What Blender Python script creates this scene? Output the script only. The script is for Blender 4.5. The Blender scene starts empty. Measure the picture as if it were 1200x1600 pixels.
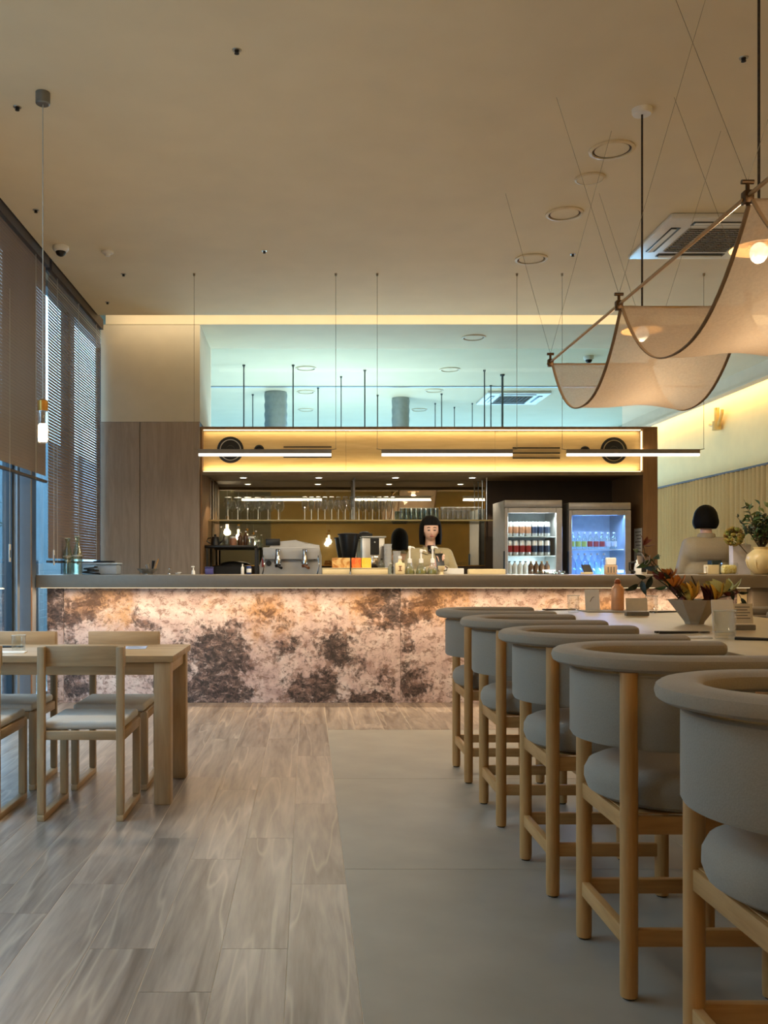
import bpy, bmesh, math, random
from mathutils import Vector, Matrix, Quaternion
random.seed(7)
R = math.radians
S = bpy.context.scene
C = S.collection
# ------------------------------------------------------------------ camera
FPX = 1480.0; VX, VY = 480.0, 885.0; EYE = 1.15; CEIL = 3.54
cam = bpy.data.cameras.new('camera'); camo = bpy.data.objects.new('camera', cam); C.objects.link(camo)
camo.location = (0, 0, EYE); camo.rotation_euler = (R(90), 0, 0)
cam.sensor_width = 36; cam.lens = FPX / 1600 * 36
cam.shift_x = (600 - VX) / 1600; cam.shift_y = -(800 - VY) / 1600
cam.clip_start = 0.05; cam.clip_end = 200
S.camera = camo
# ------------------------------------------------------------------ sky / exposure
w = bpy.data.worlds.new('World'); S.world = w; w.use_nodes = True
bg = w.node_tree.nodes['Background']
bg.inputs[0].default_value = (0.52, 0.75, 1.0, 1); bg.inputs[1].default_value = 5.0
S.view_settings.view_transform = 'Standard'; S.view_settings.look = 'None'
S.view_settings.gamma = 1; S.view_settings.use_curve_mapping = False
S.view_settings.exposure = 0.5
S.cycles.max_bounces = 8; S.cycles.diffuse_bounces = 4; S.cycles.glossy_bounces = 4
S.cycles.transparent_max_bounces = 16; S.cycles.transmission_bounces = 6
S.cycles.caustics_reflective = False; S.cycles.caustics_refractive = False
S.cycles.sample_clamp_indirect = 4.0
WARM = (1.0, 0.78, 0.52); WARM2 = (1.0, 0.84, 0.62)

def PX(x, D): return (x - VX) / FPX * D
def PZ(y, D): return EYE - (y - VY) / FPX * D
def P(x, y, D): return Vector((PX(x, D), D, PZ(y, D)))
def CE(x, y):                       # point of the ceiling seen at a pixel
    D = (CEIL - EYE) * FPX / (VY - y); return Vector((PX(x, D), D, CEIL))
def ON(x, y, z):                    # point at height z seen at a pixel
    D = (EYE - z) * FPX / (y - VY); return Vector((PX(x, D), D, z))

# ------------------------------------------------------------------ materials
def lin(c):
    return tuple((v/255/12.92 if v/255 <= .04045 else ((v/255+.055)/1.055)**2.4) for v in c)
MATS = {}
def nodes_of(name):
    m = bpy.data.materials.new(name); m.use_nodes = True
    nt = m.node_tree; return m, nt, nt.nodes['Principled BSDF'], nt.nodes, nt.links
def mat(name, c, rough=.5, metal=0., var=.08, scale=20., emit=None, es=0., bump=0., spec=.5, alpha=None, trans=0., sheen=0., stretch=(1,1,1)):
    """plain colour with procedural variation"""
    if name in MATS: return MATS[name]
    m, nt, b, N, L = nodes_of(name)
    tc = N.new('ShaderNodeTexCoord'); mp = N.new('ShaderNodeMapping'); mp.inputs['Scale'].default_value = stretch
    L.new(tc.outputs['Object'], mp.inputs[0])
    nz = N.new('ShaderNodeTexNoise'); nz.inputs['Scale'].default_value = scale; nz.inputs['Detail'].default_value = 4
    L.new(mp.outputs[0], nz.inputs['Vector'])
    cr = N.new('ShaderNodeValToRGB'); lc = lin(c)
    cr.color_ramp.elements[0].position = .3; cr.color_ramp.elements[1].position = .7
    cr.color_ramp.elements[0].color = (*[max(0, v*(1-var)) for v in lc], 1)
    cr.color_ramp.elements[1].color = (*[min(1, v*(1+var)) for v in lc], 1)
    L.new(nz.outputs['Fac'], cr.inputs[0]); L.new(cr.outputs[0], b.inputs['Base Color'])
    b.inputs['Roughness'].default_value = rough; b.inputs['Metallic'].default_value = metal
    b.inputs['Specular IOR Level'].default_value = spec
    if trans: b.inputs['Transmission Weight'].default_value = trans
    if sheen: b.inputs['Sheen Weight'].default_value = sheen
    if alpha is not None: b.inputs['Alpha'].default_value = alpha
    if emit is not None:
        b.inputs['Emission Color'].default_value = (*emit, 1); b.inputs['Emission Strength'].default_value = es
    if bump:
        bp = N.new('ShaderNodeBump'); bp.inputs['Strength'].default_value = bump; bp.inputs['Distance'].default_value = .01
        L.new(nz.outputs['Fac'], bp.inputs['Height']); L.new(bp.outputs[0], b.inputs['Normal'])
    MATS[name] = m; return m
def wood(name, c1, c2, axis=2, rough=.5, scale=14., rnd=False, dist=1.2, streak=None, spec=.4):
    """grain along one axis"""
    if name in MATS: return MATS[name]
    m, nt, b, N, L = nodes_of(name)
    tc = N.new('ShaderNodeTexCoord'); mp = N.new('ShaderNodeMapping')
    s = [1., 1., 1.]; s[axis] = .09; mp.inputs['Scale'].default_value = s
    src = tc.outputs['Object']
    oi = None
    if rnd:
        oi = N.new('ShaderNodeObjectInfo'); mu = N.new('ShaderNodeMath'); mu.operation = 'MULTIPLY'; mu.inputs[1].default_value = 37.
        L.new(oi.outputs['Random'], mu.inputs[0]); cb = N.new('ShaderNodeCombineXYZ')
        for k in range(3): L.new(mu.outputs[0], cb.inputs[k])
        ad = N.new('ShaderNodeVectorMath'); ad.operation = 'ADD'; L.new(src, ad.inputs[0]); L.new(cb.outputs[0], ad.inputs[1]); src = ad.outputs[0]
    L.new(src, mp.inputs[0])
    n1 = N.new('ShaderNodeTexNoise'); n1.inputs['Scale'].default_value = scale; n1.inputs['Detail'].default_value = 6; n1.inputs['Distortion'].default_value = dist
    n2 = N.new('ShaderNodeTexNoise'); n2.inputs['Scale'].default_value = scale*7; n2.inputs['Detail'].default_value = 3
    L.new(mp.outputs[0], n1.inputs['Vector']); L.new(mp.outputs[0], n2.inputs['Vector'])
    mx = N.new('ShaderNodeMath'); mx.operation = 'MULTIPLY_ADD'; mx.inputs[1].default_value = .35
    L.new(n2.outputs['Fac'], mx.inputs[0]); L.new(n1.outputs['Fac'], mx.inputs[2])
    cr = N.new('ShaderNodeValToRGB'); e = cr.color_ramp.elements
    e[0].position = .45; e[1].position = .9; e[0].color = (*lin(c1), 1); e[1].color = (*lin(c2), 1)
    L.new(mx.outputs[0], cr.inputs[0]); col = cr.outputs[0]
    if streak:                                        # pale sapwood streaks
        n3 = N.new('ShaderNodeTexNoise'); n3.inputs['Scale'].default_value = 6.; n3.inputs['Detail'].default_value = 2; n3.inputs['Distortion'].default_value = .15
        mp3 = N.new('ShaderNodeMapping'); s3 = [1., 1., 1.]; s3[axis] = .07; mp3.inputs['Scale'].default_value = s3; L.new(src, mp3.inputs[0]); L.new(mp3.outputs[0], n3.inputs['Vector'])
        sr = N.new('ShaderNodeValToRGB'); q = sr.color_ramp.elements
        q[0].position = .485; q[0].color = (0, 0, 0, 1); q[1].position = .5; q[1].color = (.4, .4, .4, 1)
        q2 = q.new(.515); q2.color = (0, 0, 0, 1)
        L.new(n3.outputs['Fac'], sr.inputs[0]); mm = N.new('ShaderNodeMixRGB'); mm.inputs[2].default_value = (*lin(streak), 1)
        L.new(sr.outputs[0], mm.inputs[0]); L.new(col, mm.inputs[1]); col = mm.outputs[0]
    if rnd:
        hs = N.new('ShaderNodeHueSaturation'); mr = N.new('ShaderNodeMapRange'); mr.inputs['To Min'].default_value = .88; mr.inputs['To Max'].default_value = 1.08
        L.new(oi.outputs['Random'], mr.inputs['Value']); L.new(mr.outputs[0], hs.inputs['Value']); L.new(col, hs.inputs['Color']); col = hs.outputs[0]
    L.new(col, b.inputs['Base Color']); b.inputs['Roughness'].default_value = rough; b.inputs['Specular IOR Level'].default_value = spec
    bp = N.new('ShaderNodeBump'); bp.inputs['Strength'].default_value = .12; bp.inputs['Distance'].default_value = .004
    L.new(n2.outputs['Fac'], bp.inputs['Height']); L.new(bp.outputs[0], b.inputs['Normal'])
    MATS[name] = m; return m
def emis(name, c, s):
    return mat(name, (240, 235, 225), .5, var=.01, emit=c, es=s)
def glass(name, tint=(.92, .97, .97), refl=.10, rough=.02):
    """thin clear glass: lets light straight through, reflects a little at grazing angles"""
    if name in MATS: return MATS[name]
    m, nt, b, N, L = nodes_of(name); N.remove(b)
    out = N['Material Output']; t = N.new('ShaderNodeBsdfTransparent'); g = N.new('ShaderNodeBsdfGlossy'); mx = N.new('ShaderNodeMixShader')
    t.inputs[0].default_value = (*tint, 1); g.inputs['Roughness'].default_value = rough
    lw = N.new('ShaderNodeLayerWeight'); lw.inputs['Blend'].default_value = .25
    mr = N.new('ShaderNodeMapRange'); mr.inputs['To Min'].default_value = refl*.5; mr.inputs['To Max'].default_value = min(1, refl*6)
    L.new(lw.outputs['Facing'], mr.inputs['Value']); L.new(mr.outputs[0], mx.inputs[0])
    L.new(t.outputs[0], mx.inputs[1]); L.new(g.outputs[0], mx.inputs[2]); L.new(mx.outputs[0], out.inputs[0])
    MATS[name] = m; return m
def sheer(name, c, see=.35):
    m, nt, b, N, L = nodes_of(name); N.remove(b); out = N['Material Output']
    tc = N.new('ShaderNodeTexCoord'); nz = N.new('ShaderNodeTexNoise'); nz.inputs['Scale'].default_value = 90
    L.new(tc.outputs['Object'], nz.inputs['Vector'])
    t = N.new('ShaderNodeBsdfTransparent'); d = N.new('ShaderNodeBsdfDiffuse'); tr = N.new('ShaderNodeBsdfTranslucent')
    for q in (d, tr): q.inputs['Color'].default_value = (*lin(c), 1)
    m1 = N.new('ShaderNodeMixShader'); m1.inputs[0].default_value = .5; L.new(d.outputs[0], m1.inputs[1]); L.new(tr.outputs[0], m1.inputs[2])
    mr = N.new('ShaderNodeMapRange'); mr.inputs['To Min'].default_value = 1-see-.12; mr.inputs['To Max'].default_value = 1-see+.12
    L.new(nz.outputs['Fac'], mr.inputs['Value'])
    m2 = N.new('ShaderNodeMixShader'); L.new(mr.outputs[0], m2.inputs[0]); L.new(t.outputs[0], m2.inputs[1]); L.new(m1.outputs[0], m2.inputs[2])
    L.new(m2.outputs[0], out.inputs[0]); MATS[name] = m; return m

# ------------------------------------------------------------------ mesh building
class MB:
    def __init__(s): s.v = []; s.f = []
    def add(s, vs, fs):
        o = len(s.v); s.v += [tuple(v) for v in vs]; s.f += [tuple(i+o for i in f) for f in fs]; return s
    def box(s, x0, x1, y0, y1, z0, z1):
        return s.add([(x0,y0,z0),(x1,y0,z0),(x1,y1,z0),(x0,y1,z0),(x0,y0,z1),(x1,y0,z1),(x1,y1,z1),(x0,y1,z1)],
                     [(0,3,2,1),(4,5,6,7),(0,1,5,4),(1,2,6,5),(2,3,7,6),(3,0,4,7)])
    def rbox(s, x0, x1, y0, y1, z0, z1, bev=.005, seg=2):
        bm = bmesh.new(); bmesh.ops.create_cube(bm, size=1)
        for v in bm.verts: v.co = Vector(((x0+x1)/2+v.co.x*(x1-x0), (y0+y1)/2+v.co.y*(y1-y0), (z0+z1)/2+v.co.z*(z1-z0)))
        bmesh.ops.bevel(bm, geom=bm.edges[:], offset=bev, segments=seg, affect='EDGES', profile=.5)
        bm.verts.index_update(); s.add([v.co[:] for v in bm.verts], [[v.index for v in f.verts] for f in bm.faces]); bm.free(); return s
    def tube(s, pts, r, n=8, closed=False, flat=1.0):
        pts = [Vector(p) for p in pts]; m = len(pts); rs = r if isinstance(r, (list, tuple)) else [r]*m
        T = []
        for i in range(m):
            a = pts[(i-1) % m] if (closed or i) else pts[i]; b = pts[(i+1) % m] if (closed or i < m-1) else pts[i]
            T.append((b-a).normalized())
        up = Vector((0,0,1)) if abs(T[0].z) < .9 else Vector((0,1,0))
        nrm = (up - T[0]*up.dot(T[0])).normalized(); vs = []
        for i in range(m):
            if i:
                q = T[i-1].rotation_difference(T[i]); nrm = q @ nrm; nrm = (nrm - T[i]*nrm.dot(T[i])).normalized()
            bi = T[i].cross(nrm)
            for k in range(n):
                a = 2*math.pi*k/n; vs.append(pts[i] + nrm*(math.cos(a)*rs[i]*flat) + bi*(math.sin(a)*rs[i]))
        fs = []
        for i in range(m if closed else m-1):
            j = (i+1) % m
            for k in range(n): fs.append((i*n+k, i*n+(k+1) % n, j*n+(k+1) % n, j*n+k))
        if not closed: fs.append(tuple(range(n))[::-1]); fs.append(tuple((m-1)*n+k for k in range(n)))
        return s.add(vs, fs)
    def cyl(s, p0, p1, r, r1=None, n=14): return s.tube([p0, p1], [r, r if r1 is None else r1], n)
    def lathe(s, prof, n=20, c=(0,0,0), cap=True):
        vs = []; fs = []
        for (r, z) in prof:
            for k in range(n):
                a = 2*math.pi*k/n; vs.append((c[0]+r*math.cos(a), c[1]+r*math.sin(a), c[2]+z))
        for i in range(len(prof)-1):
            for k in range(n): fs.append((i*n+k, i*n+(k+1) % n, (i+1)*n+(k+1) % n, (i+1)*n+k))
        if cap:
            fs.append(tuple(range(n))[::-1]); fs.append(tuple((len(prof)-1)*n+k for k in range(n)))
        return s.add(vs, fs)
    def sheet(s, g):
        nu = len(g); nv = len(g[0])
        return s.add([p for row in g for p in row], [(i*nv+j, (i+1)*nv+j, (i+1)*nv+j+1, i*nv+j+1) for i in range(nu-1) for j in range(nv-1)])
    def ell(s, c, rx, ry, rz, nu=16, nv=10, fn=None):
        vs = []; fs = []
        for i in range(nv+1):
            ph = math.pi*i/nv
            for k in range(nu):
                a = 2*math.pi*k/nu; d = Vector((math.sin(ph)*math.cos(a), math.sin(ph)*math.sin(a), math.cos(ph)))
                p = Vector((d.x*rx, d.y*ry, d.z*rz))
                if fn: p = fn(p, d)
                vs.append((c[0]+p.x, c[1]+p.y, c[2]+p.z))
        for i in range(nv):
            for k in range(nu): fs.append((i*nu+k, (i+1)*nu+k, (i+1)*nu+(k+1) % nu, i*nu+(k+1) % nu))
        return s.add(vs, fs)
    def prism(s, poly, y0, y1):          # polygon in XZ extruded along Y
        n = len(poly); vs = [(x, y0, z) for x, z in poly]+[(x, y1, z) for x, z in poly]
        return s.add(vs, [tuple(range(n)), tuple(range(2*n-1, n-1, -1))]+[(i, i+n, (i+1) % n+n, (i+1) % n) for i in range(n)])
    def mesh(s, name, m, smooth=True):
        me = bpy.data.meshes.new(name); me.from_pydata(s.v, [], s.f)
        bm = bmesh.new(); bm.from_mesh(me); bmesh.ops.recalc_face_normals(bm, faces=bm.faces[:]); bm.to_mesh(me); bm.free()
        if m: me.materials.append(m)
        if smooth:
            me.polygons.foreach_set('use_smooth', [True]*len(me.polygons)); me.set_sharp_from_angle(angle=R(38))
        return me
    def obj(s, name, m, parent=None, smooth=True, loc=None):
        o = bpy.data.objects.new(name, s.mesh(name, m, smooth)); C.objects.link(o)
        if parent: o.parent = parent
        if loc: o.location = loc
        return o
def tag(o, label=None, cat=None, group=None, kind=None):
    if label: o['label'] = label
    if cat: o['category'] = cat
    if group: o['group'] = group
    if kind: o['kind'] = kind
    return o
def thing(name, label, cat, loc=(0,0,0), rz=0, group=None):
    o = bpy.data.objects.new(name, None); C.objects.link(o); o.location = loc; o.rotation_euler = (0,0,rz); o.empty_display_size = .1
    return tag(o, label, cat, group)
def struct(name, b, m, smooth=False): return tag(b.obj(name, m, None, smooth), kind='structure')
def dup(o, loc=None, rz=None, label=None, parent=None, group=None):
    c = o.copy(); C.objects.link(c); c.parent = parent
    if loc is not None: c.location = loc
    if rz is not None: c.rotation_euler = (0,0,rz)
    if label: c['label'] = label
    if group: c['group'] = group
    for ch in list(o.children): dup(ch, parent=c)
    return c
def place(me, name, parent, loc, rot=None, scale=None):   # a piece sharing mesh data
    o = bpy.data.objects.new(name, me); C.objects.link(o); o.parent = parent; o.location = loc
    if rot: o.rotation_euler = rot
    if scale: o.scale = scale
    return o
def light(name, kind, loc, power, color=WARM, size=.05, size_y=None, rot=(0,0,0), parent=None, spread=None):
    l = bpy.data.lights.new(name, kind); l.energy = power; l.color = color
    if kind == 'AREA':
        l.size = size
        if size_y: l.shape = 'RECTANGLE'; l.size_y = size_y
        if spread: l.spread = spread
    else: l.shadow_soft_size = size
    o = bpy.data.objects.new(name, l); C.objects.link(o); o.location = loc; o.rotation_euler = rot
    if parent: o.parent = parent
    return o

# ------------------------------------------------------------------ material set
M = dict(
 ceil=mat('ceiling_paint', (224, 211, 182), .9, var=.03, scale=3),
 cream=mat('cream_wall', (206, 196, 174), .85, var=.03, scale=6),
 mustard=mat('mustard_wall', (172, 148, 90), .8, var=.05, scale=4),
 greywall=mat('greygreen_wall', (120, 118, 100), .8, var=.05, scale=4),
 rightwall=mat('pale_yellow_wall', (226, 208, 160), .85, var=.03, scale=5),
 wallwood=wood('oak_panel', (146, 130, 114), (168, 150, 132), 2, .55, 22),
 fascia=wood('fascia_oak', (196, 164, 112), (214, 184, 132), 0, .5, 14),
 portal=wood('portal_oak', (120, 88, 56), (142, 106, 68), 2, .5, 16),
 dark=mat('dark_brown_board', (58, 40, 24), .6, var=.15, scale=8),
 plank=wood('floor_plank', (112, 99, 89), (172, 157, 142), 1, .34, 9, rnd=True, dist=1.6, streak=(206, 190, 170), spec=.5),
 grout=mat('grout', (216, 202, 182), .9),
 tile=mat('stone_tile', (150, 142, 128), .5, var=.10, scale=3.2, bump=.05),
 ash=wood('pale_ash', (172, 128, 74), (198, 152, 96), 2, .45, 20),
 ashx=wood('pale_ash_across', (172, 128, 74), (198, 152, 96), 0, .45, 20),
 ashy=wood('pale_ash_deep', (172, 128, 74), (198, 152, 96), 1, .45, 20),
 dinx=wood('dining_wood', (156, 128, 94), (184, 156, 118), 0, .45, 16),
 dinz=wood('dining_wood_upright', (156, 128, 94), (184, 156, 118), 2, .45, 16),
 diny=wood('dining_wood_deep', (156, 128, 94), (184, 156, 118), 1, .45, 16),
 cushion=mat('pale_seat_fabric', (196, 192, 184), .9, var=.04, scale=220, bump=.1),
 felt=mat('grey_felt', (150, 142, 128), .95, var=.06, scale=260, bump=.15, sheen=.2),
 rail=mat('taupe_felt', (150, 138, 120), .95, var=.06, scale=260, bump=.15, sheen=.2),
 slab=mat('taupe_counter', (140, 128, 112), .45, var=.04, scale=30),
 tabletop=mat('table_laminate', (186, 166, 132), .4, var=.05, scale=12, stretch=(1, .2, 1)),
 alu=mat('anodised_frame', (150, 160, 170), .4, .4, var=.03),
 dalu=mat('dark_frame', (40, 52, 62), .4, .3, var=.03),
 copper=mat('copper_edge', (190, 140, 100), .35, .7),
 slat=mat('blind_slat', (128, 112, 104), .5, var=.05, scale=6),
 dslat=mat('blind_rail', (58, 46, 40), .5),
 cord=mat('cord_white', (190, 188, 180), .7),
 wire=mat('steel_wire', (140, 128, 104), .5, .2),
 steel=mat('brushed_steel', (178, 174, 166), .3, .9, var=.06, scale=60, stretch=(1, 1, .1)),
 chrome=mat('chrome', (215, 215, 215), .12, 1., var=.02),
 black=mat('black_plastic', (16, 15, 15), .4, var=.2),
 mblack=mat('matt_black', (22, 20, 19), .7, var=.2),
 white=mat('white_plastic', (226, 224, 218), .45, var=.02),
 wpaint=mat('white_enamel', (214, 212, 208), .3, var=.03),
 creambox=mat('cream_box', (226, 206, 160), .7, var=.04),
 paper=mat('white_paper', (228, 226, 220), .9, var=.02),
 ink=mat('grey_ink', (110, 104, 98), .9),
 brass=mat('brass', (176, 132, 66), .3, .9),
 glass=glass('clear_glass', (.97, .985, .98), .07),
 pane=glass('window_pane', (.86, .95, .97), .10),
 bottleglass=glass('bottle_glass', (.86, .92, .86), .2),
 bulb=emis('bulb_glow', (1, .82, .56), 3.),
 led=emis('led_white', (1, .90, .74), 2.2),
 ledwarm=emis('led_warm', (1, .80, .46), 1.3),
 spot=emis('spot_glow', (1, .92, .78), 12.),
 cool=emis('cool_led', (.75, .93, 1.), 5.),
 skin=mat('skin', (222, 180, 156), .55, var=.05, scale=12),
 hair=mat('black_hair', (12, 10, 10), .7, var=.3, scale=120, stretch=(1, 1, .05), spec=.15),
 shirt=mat('khaki_shirt', (172, 158, 122), .9, var=.05, scale=120),
 shirt2=mat('taupe_shirt', (168, 156, 134), .9, var=.05, scale=120),
 trousers=mat('dark_trousers', (48, 46, 46), .9),
 leaf=mat('leaf_green', (58, 84, 44), .5, var=.3, scale=14),
 leaf2=mat('leaf_olive', (104, 112, 54), .5, var=.3, scale=14),
 leafd=mat('leaf_dark', (30, 44, 32), .5, var=.3, scale=14),
 stem=mat('stem_brown', (70, 56, 34), .7, var=.2),
)
def marble():
    m, nt, b, N, L = nodes_of('patterned_stone')
    tc = N.new('ShaderNodeTexCoord'); O = tc.outputs['Object']
    def noise(sc, det=8, dis=0., rough=.6, stretch=(1,1,1)):
        mp = N.new('ShaderNodeMapping'); mp.inputs['Scale'].default_value = stretch; L.new(O, mp.inputs[0])
        n = N.new('ShaderNodeTexNoise'); n.inputs['Scale'].default_value = sc; n.inputs['Detail'].default_value = det
        n.inputs['Distortion'].default_value = dis; n.inputs['Roughness'].default_value = rough; L.new(mp.outputs[0], n.inputs['Vector']); return n.outputs['Fac']
    def math_(op, a, c, cl=False):
        q = N.new('ShaderNodeMath'); q.operation = op; q.use_clamp = cl
        for k, v in enumerate((a, c)):
            if isinstance(v, (int, float)): q.inputs[k].default_value = v
            else: L.new(v, q.inputs[k])
        return q.outputs[0]
    def ramp(x, p0, p1):
        r = N.new('ShaderNodeMapRange'); r.inputs['From Min'].default_value = p0; r.inputs['From Max'].default_value = p1; L.new(x, r.inputs['Value']); return r.outputs[0]
    W, H = 2.84, .975
    wn_ = N.new('ShaderNodeTexNoise'); wn_.inputs['Scale'].default_value = 3.5; wn_.inputs['Detail'].default_value = 6; wn_.inputs['Roughness'].default_value = .7; L.new(O, wn_.inputs['Vector'])
    ws = N.new('ShaderNodeVectorMath'); ws.operation = 'SUBTRACT'; L.new(wn_.outputs['Color'], ws.inputs[0]); ws.inputs[1].default_value = (.5, .5, .5)
    wm = N.new('ShaderNodeVectorMath'); wm.operation = 'MULTIPLY_ADD'; L.new(ws.outputs[0], wm.inputs[0]); wm.inputs[1].default_value = (.75, 0, .75); L.new(O, wm.inputs[2]); OW = wm.outputs[0]
    def blobs(lst):
        tot = None
        for (u, v, ru, rv, k) in lst:
            mp = N.new('ShaderNodeVectorMath'); mp.operation = 'SUBTRACT'; L.new(OW, mp.inputs[0]); mp.inputs[1].default_value = (u*W, 0, v*H)
            sc = N.new('ShaderNodeVectorMath'); sc.operation = 'MULTIPLY'; L.new(mp.outputs[0], sc.inputs[0]); sc.inputs[1].default_value = (1/ru, 0, 1/rv)
            ln = N.new('ShaderNodeVectorMath'); ln.operation = 'LENGTH'; L.new(sc.outputs[0], ln.inputs[0])
            g = math_('MULTIPLY', math_('SUBTRACT', 1., ln.outputs['Value'], True), k)
            tot = g if tot is None else math_('MAXIMUM', tot, g)
        return tot
    dark = blobs([(.45,.42,.42,.34,1),(.42,.12,.62,.26,1),(.82,.42,.34,.34,1),(.74,.10,.5,.26,.9),(.95,.84,.36,.30,.85),(.03,.18,.28,.34,.8),
                  (.05,.80,.42,.26,.9),(.92,.07,.3,.2,.9),(.66,.52,.26,.26,.65),(.24,.70,.22,.18,.6),(.3,.3,.25,.2,.45),(.60,.76,.34,.26,.6),(.55,.1,.2,.2,.7),(0,.5,.14,.2,.7)])
    ochre = blobs([(.10,.86,.5,.32,1),(.19,.74,.26,.24,1),(.58,.80,.4,.32,1),(.88,.86,.34,.3,1),(.44,.88,.2,.2,.7),(.73,.84,.2,.24,.6)])
    nA = noise(3.6, 12, .8, .66); nB = noise(6.0, 12, 1.0, .74); nC = noise(26, 8, .6, .7); nD = noise(10, 12, .5, .8, (1, 1, 1.6)); nE = noise(2.6, 8, 1.2, .6); nF = noise(7., 10, .4, .6, (1.6, 1, 1))
    def mix(f, a, c):
        x = N.new('ShaderNodeMixRGB')
        if isinstance(f, float): x.inputs[0].default_value = f
        else: L.new(f, x.inputs[0])
        for k, v in ((1, a), (2, c)):
            if isinstance(v, tuple): x.inputs[k].default_value = (*lin(v), 1)
            else: L.new(v, x.inputs[k])
        return x.outputs[0]
    base = N.new('ShaderNodeValToRGB'); e = base.color_ramp.elements
    e[0].position = .36; e[0].color = (*lin((182, 152, 146)), 1); e[1].position = .62; e[1].color = (*lin((246, 232, 224)), 1)
    q = e.new(.48); q.color = (*lin((226, 202, 194)), 1)
    L.new(math_('ADD', math_('MULTIPLY', nA, .6), math_('MULTIPLY', nF, .4)), base.inputs[0])
    oc = math_('ADD', math_('MULTIPLY', ochre, .45), math_('ADD', math_('MULTIPLY', nE, .5), math_('MULTIPLY', nD, .6)))
    omask = ramp(oc, .66, .92)
    col = mix(math_('MULTIPLY', omask, .8), base.outputs[0], (204, 152, 90))
    fleck = ramp(math_('ADD', math_('MULTIPLY', nD, .8), math_('MULTIPLY', nC, .35)), .585, .64)
    col = mix(math_('MULTIPLY', fleck, .75), col, (134, 100, 82))
    dk = math_('ADD', math_('MULTIPLY', dark, .55), math_('ADD', math_('MULTIPLY', nB, .9), math_('MULTIPLY', nC, .4)))
    dmask = ramp(dk, .81, .93)
    dcol = N.new('ShaderNodeValToRGB'); e = dcol.color_ramp.elements
    e[0].position = .46; e[0].color = (*lin((26, 22, 22)), 1); e[1].position = .61; e[1].color = (*lin((146, 120, 112)), 1)
    L.new(math_('ADD', math_('MULTIPLY', nC, .45), math_('MULTIPLY', nD, .55)), dcol.inputs[0])
    dc2 = mix(math_('MULTIPLY', omask, .6), dcol.outputs[0], (116, 80, 44))
    light_in = ramp(nD, .545, .56)
    dm = math_('MULTIPLY', dmask, math_('SUBTRACT', 1., math_('MULTIPLY', light_in, .85)))
    col = mix(math_('MULTIPLY', dm, .95), col, dc2)
    vein = ramp(math_('ABSOLUTE', math_('SUBTRACT', noise(5, 10, 1.2, .7), .5), 0), .010, 0.)
    col = mix(math_('MULTIPLY', vein, .4), col, (110, 84, 70))
    L.new(col, b.inputs['Base Color']); b.inputs['Roughness'].default_value = .45
    MATS['patterned_stone'] = m; return m
M['stone'] = marble()

# ================================================================== SETTING
YB, YM, YR = 9.35, 10.30, 10.42          # front of back wall, niche back, rear of the wall
XL = -2.30                                # glazing line
BACKY, ENDY, XR = -4.2, 16.5, 5.62
# ---- floor
fl = struct('floor', MB().box(XL-.05, XR+.1, BACKY-.1, ENDY, -.12, -.0012), M['grout'])
PWD, PLN = .2, 1.16
pk = MB().rbox(0, PWD-.0022, 0, PLN-.0015, -.0011, 0, .0004, 1).mesh('plank', M['plank'], False)
ix0 = -12
for i in range(ix0, 27):
    x0 = .143 + i*PWD
    off = {0: .05, 1: .63}[i % 2] + (.29 if i % 3 == 0 else 0)
    for j in range(-4, 11):
        y0 = .6 + off + j*PLN - 3.6
        if x0 < XL-.06 or y0 > 8.1 or y0 < -3.4: continue
        if x0 > .1 and y0+PLN < 6.67 and True: continue
        if x0 > .1:                       # right of the tiled strip only the band beyond its end shows
            if y0 < 6.67:
                ya = 6.672; ln = y0+PLN-ya
                if ln < .05: continue
                place(pk, 'plank', fl, (x0, ya, 0), scale=(1, ln/PLN, 1))
            else: place(pk, 'plank', fl, (x0, y0, 0))
            continue
        place(pk, 'plank', fl, (x0, y0, 0))
TP = 1.535
for_tiles = range(0, 7)
tl = MB().rbox(0, 1.4-.003, 0, TP-.003, -.0011, 0, .0004, 1).mesh('tile', M['tile'], False)
for i in range(4):
    for j in for_tiles: place(tl, 'tile', fl, (.143+i*1.4, 6.67-TP*(j+1), 0))
# ---- ceiling with light slot before the back wall
cb = MB(); cb.box(-1.99, XR, BACKY, YB-.34, CEIL, CEIL+.2); cb.box(-1.99, XR, YB, ENDY, CEIL, CEIL+.2)
cb.box(-1.99, XR, YB-.34, YB, CEIL+.09, CEIL+.2)
cb.box(XL-.1, -1.99, BACKY, ENDY, CEIL+.12, CEIL+.2)
ce = struct('ceiling', cb, M['ceil'])
sl = tag(MB().box(-1.95, 5.25, YB-.335, YB-.32, CEIL+.06, CEIL+.08).obj('trim_1', M['ledwarm'], None, False), kind='structure')
light('cove_light', 'AREA', (1.65, YB-.31, CEIL+.045), 9, WARM2, 7.2, .05, (R(97), 0, 0))
# ---- far wall, wall behind the camera
w2 = struct('window_far_added', MB().box(XL-.03, XR, ENDY, ENDY+.008, .06, CEIL), M['pane'])  # unseen far glazing, added so daylight brightens the room behind
for k in range(6): MB().box(XL+k*1.6-.03, XL+k*1.6+.03, ENDY-.05, ENDY+.05, 0, CEIL).obj('mullion', M['alu'], w2, False)
wb = struct('wall_back', MB().box(XL-.1, -.95, BACKY-.1, BACKY, 0, CEIL), M['greywall'])
struct('wall_back_panel', MB().box(-.95, XR+.1, BACKY-.1, BACKY, 0, CEIL), M['mustard'])
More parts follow.
